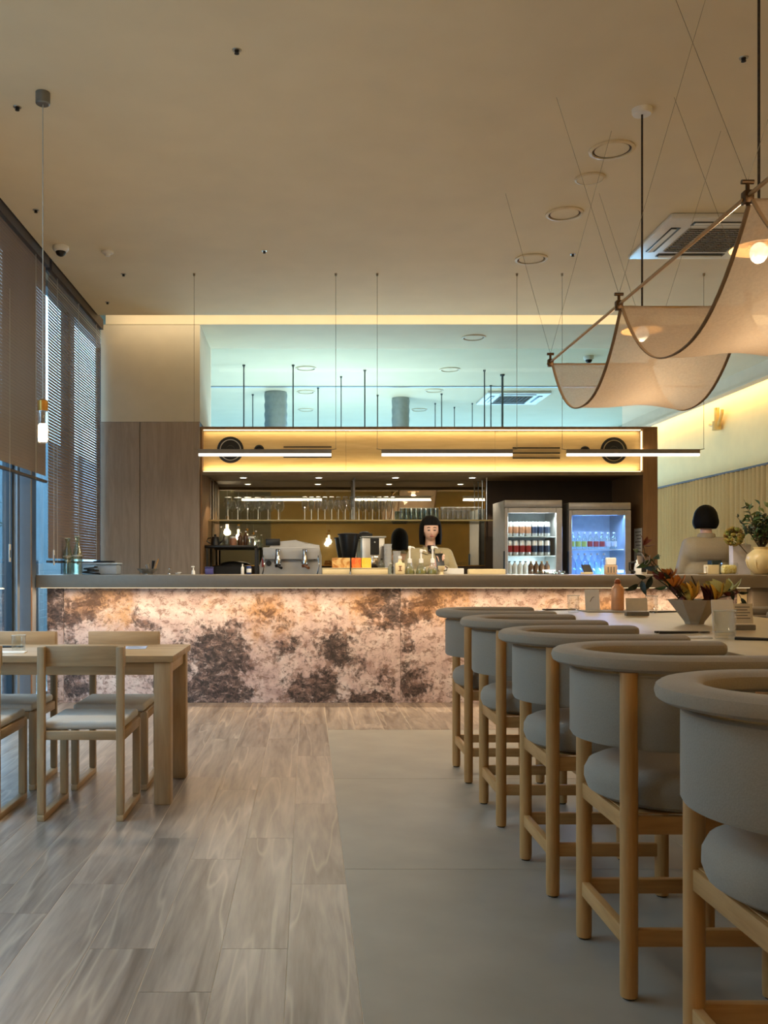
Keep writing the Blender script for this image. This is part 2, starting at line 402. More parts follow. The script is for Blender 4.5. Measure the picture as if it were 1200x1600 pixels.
# ---- wall left of the bar: wood below, plaster above
struct('wall_front', MB().box(-2.04, -1.06, YB+.012, YR, 2.58, CEIL), M['cream'])
wp = struct('wall_front_lower', MB().box(-2.04, -1.062, YB+.02, YR, 0, 2.58), M['dark'])
for (a, c) in ((-2.04, -1.655), (-1.649, -1.062)): MB().rbox(a, c, YB, YB+.02, 0, 2.575, .002, 1).obj('panel', M['wallwood'], wp, False)
# ---- right wall with its lit cove
struct('wall_right', MB().box(XR, XR+.1, BACKY, ENDY, 0, CEIL+.12), M['rightwall'])
struct('trim_2', MB().box(5.31, 5.34, BACKY, ENDY, 3.36, CEIL), M['cream'])
struct('trim_3', MB().box(5.27, 5.39, BACKY, ENDY, 3.34, 3.36), M['cream'])
tag(MB().box(5.35, 5.37, BACKY, ENDY, 3.362, 3.38).obj('trim_4', M['ledwarm'], None, False), kind='structure')
light('cove_strip', 'AREA', (5.44, 6.1, 3.42), 72, (1, .68, .26), .06, 20., (0, R(-80), 0))
struct('added_cove_lip', MB().box(-1.9, 5.2, BACKY+.22, BACKY+.25, 3.12, 3.30), M['cream'])  # unseen rear cove, added to hold the ceiling fill
struct('added_cove_shelf', MB().box(-1.9, 5.2, BACKY, BACKY+.25, 3.10, 3.12), M['cream'])
light('added_ceiling_fill', 'AREA', (1.6, BACKY+.12, 3.16), 160, WARM2, 6.8, .10, (R(180), 0, 0))  # added uplight behind the camera, brightens the ceiling but not the floor
# ---- curtain along the right wall (pleated)
cu = thing('curtain', 'pale pleated full-length curtain hanging along the yellow-lit wall', 'curtain', (5.5, 0, 0))
pts = []; y = 9.4
g = []
while y < 16.5:
    g.append(y); y += .012
b = MB(); b.sheet([[(.045*math.sin(yy*2*math.pi/.12)+.012*math.sin(yy*7), yy, z) for z in (.02, .8, 1.6, 2.36)] for yy in g])
b.obj('pleated_cloth', mat('curtain_cloth', (200, 172, 126), .9, var=.04, scale=60), cu)
MB().box(-.04, .05, 9.4, 16.5, 2.36, 2.385).obj('curtain_track', M['dark'], cu, False)
# ---- glazing on the left
WS = 1.8
struct('wall_left_light_block', MB().box(XL-.1, XL, BACKY, WS, 0, CEIL+.12), M['greywall'])  # unseen solid stretch, put in to block daylight from behind the camera
wn = struct('window_1', MB().box(XL-.03, XL-.022, WS, ENDY, .06, CEIL+.12), M['pane'])
fr = MB(); fr.box(XL-.06, XL+.02, WS, ENDY, 0, .06); fr.box(XL-.06, XL+.02, WS, ENDY, CEIL+.06, CEIL+.12)
fr.obj('window_frame', M['alu'], wn, False)
for yy in (1.9, 2.6, 4.1, 5.6, 7.45, 9.2, 10.7, 12.2, 13.7, 15.2, 16.7):
    q = MB(); q.box(XL-.07, XL+.03, yy-.03, yy+.03, .06, CEIL+.06); q.obj('mullion', M['alu'], wn, False)
    q = MB(); q.box(XL-.075, XL+.0, yy-.075, yy-.031, .06, CEIL+.06); q.obj('mullion_gasket', M['dalu'], wn, False)
col = tag(MB().rbox(-2.37, -2.225, 7.62, 7.78, 0, CEIL+.12, .004).obj('trim_5', mat('column_paint', (142, 148, 156), .5, var=.03), None, False), kind='structure')
MB().box(-2.224, -2.218, 7.615, 7.64, 0, 2.2).obj('edge_strip', M['copper'], col, False)
# ---- venetian blinds, every slat a piece
slm = MB().box(-.0125, .0125, 0, 1, -.0006, .0006)
def blind(y0, y1, zb, label, tilt):
    t = thing('venetian_blind', label, 'blind', (-2.03, y0, 0), 0, 'venetian blinds on the glazing')
    ln = y1-y0-.03
    MB().box(-.03, .03, 0, ln, CEIL-.07, CEIL+.03).obj('head_rail', M['dslat'], t, False)
    me = slm.mesh('slat', M['slat'], False); n = int((CEIL-.08-zb)/.0245)
    for k in range(n):
        place(me, 'slat', t, (0, 0, CEIL-.085-k*.0245), (0, R(tilt), 0), (1, ln, 1))
    MB().box(-.014, .014, 0, ln, zb-.022, zb-.004).obj('bottom_rail', M['dslat'], t, False)
    for q in (.12, .5, .88):
        MB().cyl((.014, ln*q, zb-.02), (.014, ln*q, CEIL-.05), .0022, n=6).obj('ladder_cord', M['cord'], t)
    return t, ln
b1, l1 = blind(4.75, 7.38, 1.82, 'taupe venetian blind raised to show the glass at its foot', 84)
b2, l2 = blind(7.42, 9.32, 1.20, 'taupe venetian blind lowered almost to the bar counter', 74)
for (bb, yy, zb, zt) in ((b1, 1.62, 1.24, 1.82), (b2, .06, 1.22, 1.3)):
    MB().cyl((.03, yy, zt+1.2), (.03, yy, zb+.06), .0018, n=5).obj('pull_cord', M['cord'], bb)
    pl = MB().rbox(.027, .033, yy-.016, yy+.016, zb-.06, zb+.06, .002, 1).obj('cord_tag', M['paper'], bb)
    MB().box(.0332, .034, yy-.009, yy+.009, zb-.03, zb+.02).obj('tag_print', mat('blue_print', (70, 110, 150), .8), pl, False)
# ---- outside
struct('ground_outside', MB().box(-30, XL-.1, -15, 140, -.2, -.05), mat('paving_outside', (96, 110, 112), .8, var=.15, scale=2))
fe = thing('board_fence', 'grey horizontal board fence standing outside the glass', 'fence', (-4.6, 6, -.05))
for k in range(9): MB().rbox(-.015, .015, 0, 14, .05+k*.135, .05+k*.135+.125, .004, 1).obj('board', mat('grey_board', (86, 104, 112), .7, var=.12, scale=6, stretch=(1, .1, 1)), fe, False)
for k in range(8): MB().box(.016, .06, k*2., k*2.+.06, 0, 1.3).obj('fence_post', M['dalu'], fe, False)
def shrub(loc, h, wd, label, seed, n=260):
    rr = random.Random(seed); t = thing('shrub', label, 'shrub', loc, 0, 'shrubs outside the glass')
    b = MB(); 
    for k in range(n):
        a = rr.uniform(0, 6.28); r = wd*math.sqrt(rr.random()); z = h*(.15+.85*rr.random()); r *= math.sin(math.pi*min(1, .15+z/h*.85))**.6
        c = Vector((r*math.cos(a), r*math.sin(a), z)); d = Vector((rr.gauss(0,1), rr.gauss(0,1), rr.gauss(0,.6))).normalized()*.09; s = d.cross(Vector((0,0,1))).normalized()*.03
        b.add([c-d, c+s, c+d, c-s], [(0,1,2,3)])
    tag(b.obj('foliage', M['leaf'], t, False), kind='stuff')
    st = MB()
    for k in range(4): st.tube([(0,0,0), (wd*.3*math.cos(k*1.6), wd*.3*math.sin(k*1.6), h*.7)], [.03, .01], 6)
    st.obj('stem', M['stem'], t)
shrub((-6.2, 16.5, -.05), 2.6, 1.0, 'leafy green shrub behind the board fence, the bushier one', 1, 420)
shrub((-6.6, 19.5, -.05), 3.0, .9, 'tall slender green shrub at the end of the board fence', 2)
struct('building_outside', MB().box(-16, -14, -10, 140, -.1, 8.0), mat('outside_wall', (72, 98, 110), .8, var=.2, scale=1))

# ================================================================== BACK BAR SURROUND
pt = thing('back_bar_surround', 'wide oak surround framing the back bar with a glowing fascia', 'cabinet', (0, YB, 0))
XA, XB = -1.058, 3.46; ZT, ZS = 2.53, 2.08
MB().rbox(XA, XB, 0, YR-YB, 2.505, ZT, .003, 1).obj('top_board', M['portal'], pt, False)
MB().rbox(XB-.145, XB, 0, YR-YB, 0, 2.505, .003, 1).obj('side_post', M['portal'], pt, False)
MB().box(XA, XA+.02, .02, YM-YB, 0, 2.50).obj('side_board', M['portal'], pt, False)
MB().rbox(XA+.02, XB-.146, 0, .10, ZS-.03, ZS+.005, .003, 1).obj('lip_board', mat('lip_oak', (128, 108, 78), .5), pt, False)
MB().box(XA+.02, XB-.146, .10, YM-YB, ZS, ZS+.02).obj('soffit', mat('soffit_board', (122, 98, 66), .5), pt, False)
MB().box(XA+.02, XB-.146, YM-YB, YM-YB+.03, 0, 2.10).obj('rear_board', M['dark'], pt, False)
seams = (XA+.022, PX(541, YB), PX(776, YB), XB-.147)
fp = []
MB().box(XA+.022, XB-.147, .101, .106, ZS+.025, 2.50).obj('fascia_backing', M['dark'], pt, False)
for a, c in zip(seams[:-1], seams[1:]):
    fp.append(MB().rbox(a+.0006, c-.0006, .075, .10, ZS+.012, 2.50, .002, 1).obj('fascia_panel', M['fascia'], pt, False))
MB().box(XA+.03, XB-.16, .02, .05, ZS+.006, ZS+.014).obj('light_strip', M['ledwarm'], pt, False)
MB().box(XA+.03, XB-.16, .02, .05, 2.497, 2.504).obj('light_strip', M['ledwarm'], pt, False)
MB().box(XB-.152, XB-.146, .02, .05, ZS+.02, 2.49).obj('light_strip', M['ledwarm'], pt, False)
light('fascia_glow', 'AREA', (1.13, .045, ZS+.02), 6.5, (1, .80, .44), 4.3, .03, (R(180), 0, 0), pt)
light('fascia_glow_top', 'AREA', (1.13, .045, 2.494), 2.4, (1, .80, .44), 4.3, .03, (0, 0, 0), pt)
light('fascia_glow_end', 'AREA', (XB-.155, .045, 2.3), .2, (1, .76, .42), .03, .38, (0, R(-90), 0), pt)
for (xa, xb_, ys) in ((443, 518, (697, 713)), (801, 875, (698.5, 706.5, 714.5))):
    for yy in ys: MB().box(PX(xa, YB+.07), PX(xb_, YB+.07), .070, .0765, PZ(yy, YB)-.006, PZ(yy, YB)+.006).obj('air_slot', M['black'], pt, False)
def speaker(x, y, r, label, small=False):
    D = YB+.07; t = thing('wall_speaker', label, 'speaker', (PX(x, D), D+.004, PZ(y, D)))
    def ring(prof):
        b = MB(); b.lathe(prof, 36); b.v = [(v[0], -v[2], v[1]) for v in b.v]; return b
    ring([(r*.2, 0), (r, 0), (r, .012), (r*.84, .016), (r*.82, .006), (r*.2, .006)]).obj('rim', M['black'], t)
    if not small: ring([(r*.80, .004), (r*.80, .013), (r*.74, .013), (r*.74, .004)]).obj('trim_ring', M['steel'], t)
    ring([(.001, .004), (r*.74, .004), (r*.70, .010), (r*.35, .007), (r*.3, .014), (.001, .017)]).obj('cone', M['mblack'], t)
speaker(360, 703, .132, 'large round black speaker in the fascia above the espresso machine')
speaker(959, 704, .132, 'large round black speaker in the fascia above the fridges')
speaker(405, 703, .05, 'small round black tweeter in the fascia above the espresso machine', True)
speaker(914, 705, .05, 'small round black tweeter in the fascia above the fridges', True)
# spots in the soffit
for i, xx in enumerate((380, 498, 618, 738)):
    yD = .93*FPX/(VY-746); t = thing('recessed_spot', 'small recessed spotlight glowing in the soffit over the mirror', 'light', (PX(xx, yD), yD, ZS), 0, 'soffit spotlights')
    MB().lathe([(.034, 0), (.042, 0), (.042, -.006), (.034, -.006)], 20, cap=False).obj('rim', M['white'], t)
    MB().lathe([(.001, -.002), (.033, -.002), (.033, -.004), (.001, -.005)], 20).obj('lens', M['spot'], t)
    light('spot_beam', 'SPOT', (0, 0, -.02), 14, WARM2, .02, parent=t).data.spot_size = R(110)
# mirror
mm, nt, bsd, N_, L_ = nodes_of('tinted_mirror')
bsd.inputs['Base Color'].default_value = (.76, .74, .64, 1); bsd.inputs['Metallic'].default_value = 1; bsd.inputs['Roughness'].default_value = .012
nz = N_.new('ShaderNodeTexNoise'); nz.inputs['Scale'].default_value = 2
mr = N_.new('ShaderNodeMapRange'); mr.inputs['To Min'].default_value = .008; mr.inputs['To Max'].default_value = .02
L_.new(nz.outputs['Fac'], mr.inputs['Value']); L_.new(mr.outputs[0], bsd.inputs['Roughness'])
mi = thing('mirror', 'long tinted mirror covering the wall of the back bar', 'mirror', (0, YM, 0))
MB().box(-1.03, PX(757, YM), -.012, -.006, PZ(883, YM), ZS-.002).obj('mirror_glass', mm, mi, False)
MB().box(-1.03, PX(757, YM)+.006, -.0055, -.001, PZ(883, YM)-.01, ZS-.001).obj('mirror_backing', M['brass'], mi, False)
# glass shelf
SD = 10.05; SZ = PZ(813, SD)
sh = thing('glass_shelf', 'long glass shelf hung on steel rods before the mirror', 'shelf', (0, SD, 0))
MB().rbox(-1.03, PX(766, SD), -.14, .14, SZ-.012, SZ, .002, 1).obj('shelf_board', glass('shelf_glass', (.80, .86, .80), .3), sh)
MB().box(-1.03, PX(766, SD), -.146, -.14, SZ-.014, SZ+.001).obj('shelf_edge', mat('shelf_edge', (196, 178, 120), .3), sh, False)
for xx in (331, 553, 757):
    for yo in (-.12, .12):
        hg = thing('shelf_hanger', {331: 'steel rod holding the glass shelf at its window end', 553: 'steel rod holding the glass shelf among the wine glasses', 757: 'steel rod holding the glass shelf beside the fridge'}[xx], 'rod', (PX(xx, SD), SD+yo, 0), 0, 'rods holding the glass shelf')
        MB().cyl((0, 0, SZ+.001), (0, 0, ZS-.012), .006, n=8).obj('rod', M['steel'], hg)
        MB().lathe([(.001, ZS-.012), (.012, ZS-.012), (.012, ZS-.001), (.001, ZS-.001)], 12).obj('rod_flange', M['steel'], hg)
# back counter
bc = thing('back_counter', 'pale low work counter under the long mirror', 'counter', (0, 9.5, 0))
MB().rbox(-1.03, 1.86, .0, .79, .87, .9, .003).obj('worktop', mat('worktop_stone', (206, 198, 182), .4), bc)
for k in range(4):
    a = -1.02+k*.718; 
    MB().box(a, a+.712, .04, .78, .08, .87).obj('carcass', M['cream'], bc, False)
    d = MB().rbox(a+.004, a+.708, .018, .038, .09, .86, .003, 1).obj('cupboard_door', M['wallwood'], bc, False)
    MB().cyl((a+.1, .005, .8), (a+.3, .005, .8), .006).obj('handle', M['steel'], d)

# ================================================================== BAR
BF = 1.15*FPX/213; SF = BF-.26
bb = thing('bar_counter', 'long bar counter faced with backlit patterned pink stone panels', 'counter', (0, BF, 0))
pr = MB().rbox(0, 2.837, 0, .02, .0, .975, .001, 1).mesh('stone_panel', M['stone'], False)
x1 = PX(100, BF)
for k in (0, 1): place(pr, 'stone_panel', bb, (x1+k*2.84, 0, .001))
# end piece at the window repeats the pattern's last stretch
ep = MB().box(2.84-(x1-PX(73, BF))+.003, 2.837, 0, .02, 0, .975).mesh('stone_panel', M['stone'], False)
place(ep, 'stone_panel', bb, (x1-2.84, 0, .001))
MB().box(PX(73, BF), x1+2*2.84, .02, .55, 0, .975).obj('counter_body', M['dark'], bb, False)
MB().box(PX(75, BF), x1+2*2.84, -.23, -.21, .9725, .9755).obj('light_strip', M['ledwarm'], bb, False)
light('counter_glow', 'AREA', (.75, -.20, .968), 19, (1, .72, .44), 5.8, .05, (R(-6), 0, 0), bb)
ct = thing('bar_worktop', 'long taupe bar worktop running over the stone front', 'worktop', (0, SF, 0))
MB().rbox(-2.215, 4.9, 0, .86, .976, 1.08, .004, 2).obj('top_slab', M['slab'], ct)
ec = thing('cash_desk', 'taupe end cabinet closing the bar past the stone panels', 'cabinet', (0, BF, 0))
MB().box(x1+2*2.84, PX(1167, BF), 0, .02, 0, .975).obj('end_filler', M['creambox'], bb, False)
MB().rbox(PX(1168, BF), 4.9, -.08, .55, 0, .974, .004).obj('cabinet_body', M['slab'], ec)
MB().box(PX(1168, BF)+.01, 4.88, -.085, -.08, .06, .94).obj('front_panel', M['slab'], ec, False)
# ================================================================== DINING SET
def dining_chair(label):
    t = thing('dining_chair', label, 'chair', (0,0,0), 0, 'pale wood dining chairs')
    W2, DP = .196, .44
    for s in (-1, 1):
        x = s*(W2-.0175)
        MB().rbox(x-.0175, x+.0175, 0, .034, .03, .788, .006).obj('back_leg', M['dinz'], t)
        MB().rbox(x-.0175, x+.0175, DP-.04, DP, .03, .40, .005).obj('front_leg', M['dinz'], t)
        MB().rbox(x-.0175, x+.0175, 0, DP, 0, .03, .004).obj('runner', M['diny'], t)
        MB().rbox(x-.015, x+.015, .045, DP-.005, .36, .405, .004).obj('side_rail', M['diny'], t)
    MB().rbox(-W2, W2, .0345, .054, .695, .79, .004).obj('backrest', M['dinx'], t)
    MB().rbox(-W2+.034, W2-.034, .012, .036, .365, .405, .004).obj('back_rail', M['dinx'], t)
    MB().rbox(-W2+.034, W2-.034, DP-.03, DP-.006, .365, .405, .004).obj('front_rail', M['dinx'], t)
    MB().rbox(-W2+.012, W2-.012, .046, DP+.01, .405, .445, .016, 3).obj('seat_cushion', M['cushion'], t)
    return t
c1 = dining_chair('pale wood dining chair with its back to the stone-fronted bar turned away, tucked in at the table end')
c1.location = (-1.023, 4.266, 0)
c1['label'] = 'pale wood chair facing the bar, at the table end with the folded menu'
dup(c1, (-1.585, 4.266, 0), 0, 'pale wood chair facing the bar, at the window end of the dining table')
dup(c1, (-1.017, 5.30, 0), math.pi, 'pale wood chair with its back to the bar, at the end with the folded menu')
dup(c1, (-1.591, 5.30, 0), math.pi, 'pale wood chair with its back to the bar, at the window end of the table')
dt = thing('dining_table', 'pale solid wood dining table under the hanging tube bulb', 'table', (-1.2715, 4.55, 0))
TX = .6285
MB().rbox(-TX, TX, 0, .68, .688, .7205, .003).obj('table_top', M['dinx'], dt)
for s in (-1, 1):
    for yy in (.012, .588): MB().rbox(s*(TX-.015)-(.08 if s > 0 else 0), s*(TX-.015)+(.08 if s < 0 else 0), yy, yy+.08, 0, .6875, .004).obj('leg', M['dinz'], dt)
    MB().rbox(s*(TX-.04)-.011, s*(TX-.04)+.011, .093, .587, .625, .6875, .002).obj('end_apron', M['diny'], dt)
for yy in (.03, .63): MB().rbox(-TX+.097, TX-.097, yy, yy+.022, .625, .6875, .002).obj('apron', M['dinx'], dt)
DZ = .7207
def sheet_paper(name, label, cat, c, w_, d_, rz, m, n=5, group=None):
    t = thing(name, label, cat, c, rz, group)
    MB().rbox(-w_/2, w_/2, -d_/2, d_/2, 0, .002, .0006, 1).obj('sheet', m, t, False)
    for k in range(n): MB().box(-w_*.36, w_*(.36-.1*(k % 3)), d_*(.36-.16*k)-.003, d_*(.36-.16*k)+.003, .0021, .0024).obj('text_line', M['ink'], t, False)
    return t
sheet_paper('menu_sheet', 'folded pale blue menu lying on the dining table', 'menu', tuple(ON(212, 1012, DZ)), .115, .16, .1, mat('blue_paper', (176, 188, 214), .8))
def tumbler(name, label, loc, r=.034, h=.10, group=None, water=True, m=None):
    t = thing(name, label, 'glass', loc, 0, group)
    MB().lathe([(.001, 0), (r*.86, 0), (r*.9, .004), (r, h), (r*.95, h), (r*.84, .012), (.001, .010)], 20).obj('glass_wall', m or M['glass'], t)
    MB().lathe([(r*.98, h-.002), (r*1.005, h), (r*.98, h+.0015), (r*.94, h)], 20, cap=False).obj('rim', mat('rim_glass', (226, 226, 216), .2, alpha=.5), t)
    return t
tumbler('water_glass', 'small clear tumbler on the dining table', tuple(ON(29, 1019, DZ)), .036, .085)
def cutlery(label, loc, rz, L_=.19, m=None):
    t = thing('cutlery', label, 'cutlery', loc, rz)
    m = m or M['black']
    MB().tube([(-L_/2, 0, .004), (L_*.2, 0, .004), (L_*.3, 0, .005)], [.005, .0035, .003], 8).obj('handle', m, t)
    b = MB(); b.ell((L_*.42, 0, .006), L_*.13, .017, .004, 14, 6); b.obj('spoon_bowl', m, t)
    b = MB(); b.tube([(-L_/2, .03, .004), (L_*.5, .03, .004)], [.0045, .0025], 8); b.tube([(-L_/2, .042, .004), (L_*.5, .040, .004)], [.0045, .0025], 8); b.obj('chopstick', m, t)
cutlery('dark spoon and chopsticks on the dining table', tuple(ON(12, 1012, DZ)), .05, .15)
nb = thing('napkin', 'white paper napkin lying flat on the dining table', 'napkin', tuple(ON(18, 1020, DZ)), .1)
MB().rbox(-.07, .07, -.04, .04, 0, .003, .001, 1).obj('top_fold', M['paper'], nb, False)
MB().rbox(-.066, .07, -.036, .04, .003, .005, .001, 1).obj('lower_fold', M['paper'], nb, False)
# pendant bulbs
def tube_pendant(x, y, label, group, power=24):
    t = thing('pendant_lamp', label, 'lamp', (x, y, 0), 0, group)
    MB().lathe([(.001, CEIL), (.036, CEIL), (.036, CEIL-.055), (.030, CEIL-.06), (.001, CEIL-.06)][::-1], 24).obj('ceiling_canopy', mat('grey_metal', (128, 128, 126), .4, .6), t)
    MB().cyl((0, 0, CEIL-.06), (0, 0, 1.995), .0028, n=8).obj('cord', M['cord'], t)
    MB().lathe([(.001, 1.935), (.026, 1.935), (.027, 1.985), (.010, 1.995), (.001, 1.995)], 24).obj('socket', M['brass'], t)
    MB().lathe([(.001, 1.773), (.027, 1.775), (.0295, 1.79), (.0295, 1.915), (.025, 1.934), (.001, 1.934)], 24).obj('glass_tube', glass('tube_glass', (.98, .96, .9), .2), t)
    MB().lathe([(.001, 1.78), (.022, 1.782), (.024, 1.80), (.024, 1.86), (.018, 1.87), (.001, 1.87)], 20).obj('bulb', M['bulb'], t)
    light('bulb_light', 'POINT', (0, 0, 1.72), power, WARM, .05, parent=t)
    return t
tube_pendant(-1.334, 4.78, 'slim tube bulb pendant hanging over the dining table', 'tube pendants', 20)
for (xx, yy) in ((-1.334, 2.2), (-1.334, -.4), (.5, -1.2), (-1.334, -2.9), (.5, -3.4)):
    tube_pendant(xx, yy, 'slim tube bulb pendant in the dining room behind', 'tube pendants behind', 7)

# ================================================================== STOOLS AND LONG TABLE
def stool_rail(r_w=.05, r_h=.024, zc=.892):
    # U-shaped padded rail: straight arm, half ring, straight arm
    path = []
    for k in range(7): path.append((.24-k*.047, -.25))
    n = 22
    for k in range(1, n): a = -math.pi/2 - math.pi*k/n; path.append((-.042+.243*math.cos(a), .25*math.sin(a)))
    for k in range(7): path.append((-.042+k*.047, .25))
    b = MB(); m = len(path); prof = []
    N_ = 14
    for k in range(N_):
        a = 2*math.pi*k/N_; c, s = math.cos(a), math.sin(a)
        prof.append((r_w*abs(c)**.75*(1 if c > 0 else -1), r_h*abs(s)**.75*(1 if s > 0 else -1)))
    rings = []
    for i, p in enumerate(path):
        a = Vector(path[max(0, i-1)]); c = Vector(path[min(m-1, i+1)]); t = (c-a).normalized(); nr = Vector((t.y, -t.x))
        rings.append([(p[0]+nr.x*u, p[1]+nr.y*u, zc+v) for u, v in prof])
    for end, i0 in ((0, 0), (1, m-1)):         # rounded arm ends
        t = (Vector(path[0])-Vector(path[1])).normalized()
        for sc, off in (((.93, .010), (.72, .019), (.35, .024))):
            r0 = rings[0] if end == 0 else rings[-1]
            pc = path[0] if end == 0 else path[-1]
        base = rings[0] if end == 0 else rings[-1]
        pc = Vector((path[i0][0], path[i0][1], zc)); new = []
        for sc, off in ((.94, .010), (.74, .019), (.4, .024)):
            new.append([tuple(pc+(Vector(q)-pc)*sc+Vector((off, 0, 0))) for q in base])
        if end == 0: rings = new[::-1]+rings
        else: rings = rings+new
    vs = [q for r_ in rings for q in r_]; fs = []
    for i in range(len(rings)-1):
        for k in range(N_): fs.append((i*N_+k, i*N_+(k+1) % N_, (i+1)*N_+(k+1) % N_, (i+1)*N_+k))
    fs.append(tuple(range(N_))[::-1]); fs.append(tuple((len(rings)-1)*N_+k for k in range(N_)))
    b.add(vs, fs); return b
def bar_stool(label, group):
    t = thing('bar_stool', label, 'stool', (0,0,0), 0, group)
    LX, LY = .19, .205
    stool_rail().obj('arm_rail', M['rail'], t)
    for sx in (-1, 1):
        for sy in (-1, 1):
            lg = MB().lathe([(.001, .006), (.0225, .006), (.0235, .03), (.0235, .868), (.001, .868)], 16, (sx*LX, sy*LY, 0)).obj('leg', M['ash'], t)
            MB().lathe([(.001, 0), (.017, 0), (.017, .006), (.001, .006)], 12, (sx*LX, sy*LY, 0)).obj('foot_pad', M['mblack'], lg)
    # curved back panel between the legs
    U = [(.12-k*.04, -.247) for k in range(5)]
    U += [(-.042+.225*math.cos(-math.pi/2-math.pi*k/26), .247*math.sin(-math.pi/2-math.pi*k/26)) for k in range(1, 26)]
    U += [(-.04+k*.04, .247) for k in range(5)]
    pr = [(.014, .672), (.014, .853), (.010, .858), (-.010, .858), (-.014, .853), (-.014, .672), (-.008, .662), (.008, .662)]
    rings = []; n = len(U)-1; m = len(pr)
    for i, p in enumerate(U):
        d = (Vector(U[min(n, i+1)])-Vector(U[max(0, i-1)])).normalized(); nr = Vector((-d.y, d.x))
        rings.append([(p[0]-nr.x*u, p[1]-nr.y*u, z) for u, z in pr])
    vs = [q for r_ in rings for q in r_]; fs = [(i*m+k, i*m+(k+1) % m, (i+1)*m+(k+1) % m, (i+1)*m+k) for i in range(n) for k in range(m)]
    fs += [tuple(range(m))[::-1], tuple(n*m+k for k in range(m))]
    MB().add(vs, fs).obj('back_panel', M['felt'], t)
    # seat: thick rounded cushion
    def sq(p, d): 
        return Vector((p.x, p.y, p.z))
    b = MB(); prof = [(.001, .490), (.17, .490), (.215, .494), (.240, .508), (.250, .535), (.249, .560), (.238, .582), (.212, .595), (.13, .602), (.001, .604)]
    b.lathe(prof, 40); b.v = [(x*1.0+.01, y*1.0, z) for x, y, z in b.v]; b.obj('seat_cushion', M['felt'], t)
    for sy in (-1, 1):
        MB().rbox(-LX+.015, LX-.015, sy*LY-.011, sy*LY+.011, .438, .486, .003).obj('seat_rail', M['ashx'], t)
        MB().rbox(-LX+.015, LX-.015, sy*LY-.012, sy*LY+.012, .14, .185, .003).obj('stretcher', M['ashx'], t)
    for sx in (-1, 1): MB().rbox(sx*LX-.011, sx*LX+.011, -LY+.015, LY-.015, .438, .486, .003).obj('seat_rail', M['ashy'], t)
    MB().rbox(-LX-.012, -LX+.012, -LY+.015, LY-.015, .135, .18, .003).obj('stretcher', M['ashy'], t)
    MB().rbox(LX-.012, LX+.012, -LY+.015, LY-.015, .20, .245, .003).obj('foot_rest', M['ashy'], t)
    MB().rbox(-.19, .19, -.19, .19, .4865, .490, .001, 1).obj('seat_board', M['ashx'], t)
    return t
SY = [0, 0, 0, 0, 0]
def sy_(ya, yb): return (1.15*FPX/(ya-VY)+1.15*FPX/(yb-VY))/2
ys = [sy_(1198, 1223), sy_(1255, 1292), sy_(1343, 1400), sy_(1465, 1560)]
ys.append(ys[-1]-.835)
lbl = ['bar stool in grey felt, row along the tiled strip, first from the bar',
       'bar stool in grey felt, row along the tiled strip, second from the bar',
       'bar stool in grey felt, row along the tiled strip, third from the bar',
       'bar stool in grey felt, row along the tiled strip, fourth from the bar',
       'bar stool in grey felt, row along the tiled strip, fifth from the bar']
s0 = None
for i, yy in enumerate(ys):
    if s0 is None: s0 = bar_stool(lbl[0], 'grey bar stools along the tiled strip'); s0.location = (1.047, yy, 0)
    else: dup(s0, (1.047, yy, 0), 0, lbl[i])
opp = ['bar stool in grey felt across the long table, first from the bar', 'bar stool in grey felt across the long table, second from the bar', 'bar stool in grey felt across the long table, third from the bar']
for i, yy in enumerate((5.25, 4.42, 3.6)): dup(s0, (2.70, yy, 0), math.pi, opp[i], group='grey bar stools across the table')
TZ = .88; TA, TB, TY0, TY1 = 1.335, 2.41, .6, 5.85
lt = thing('long_table', 'long high communal table with pale laminate top beside the stools', 'table', (0, 0, 0))
MB().rbox(TA, TB, TY0, TY1, TZ-.035, TZ, .004).obj('table_top', M['tabletop'], lt)
for yy in (TY0+.3, 3.2, TY1-.35):
    MB().rbox(TA+.37, TB-.37, yy-.14, yy+.14, 0, TZ-.0355, .004).obj('pedestal', M['ash'], lt)
# ================================================================== HANGING FABRIC AND ITS LAMPS
X1, X2, ZB_ = 1.45, 2.05, 2.356
cl = [X1*FPX/(860-VX), X1*FPX/(967-VX), X1*FPX/(1168-VX)]
cl.append(2*cl[2]-cl[1])
linen = sheer('sheer_linen', (204, 184, 162), .22)
hemm = mat('linen_hem', (150, 124, 96), .9)
for k, s_ in ((0, 'far'), (1, 'mid'), (2, 'near')):
    ya, yb = cl[k]-.006, cl[k+1]+.006
    nm = ['sheer linen swag hung between the rods nearest the bar', 'sheer linen swag hung at the middle of the rod line', 'sheer linen swag hung at the rod end away from the bar'][k]
    t = thing('fabric_swag', nm, 'fabric', (0, 0, 0), 0, 'linen swags over the long table')
    g = []; n = 28
    for i in range(n+1):
        u = i/n; yy = ya+(yb-ya)*u; row = []
        sag = .36*(1-abs(2*u-1)**2.3)
        for j in range(15):
            v = j/14; row.append((X1+.01+(X2-X1-.02)*v, yy, ZB_-sag*(1-.05*math.sin(v*math.pi))+.006*math.sin(v*9+u*5+k)))
        g.append(row)
    MB().sheet(g).obj('linen', linen, t)
    for j in (0, 14): MB().tube([g[i][j] for i in range(n+1)], .008, 6, flat=.5).obj('hem', hemm, t)
rf = thing('rod_frame', 'thin metal rod frame carrying the linen swags on wires', 'frame', (0, 0, 0))
for X in (X1, X2):
    MB().cyl((X, cl[0]+.06, ZB_+.012), (X, cl[3]-.05, ZB_+.012), .0075, n=10).obj('long_rod', mat('rod_metal', (170, 140, 100), .35, .7), rf)
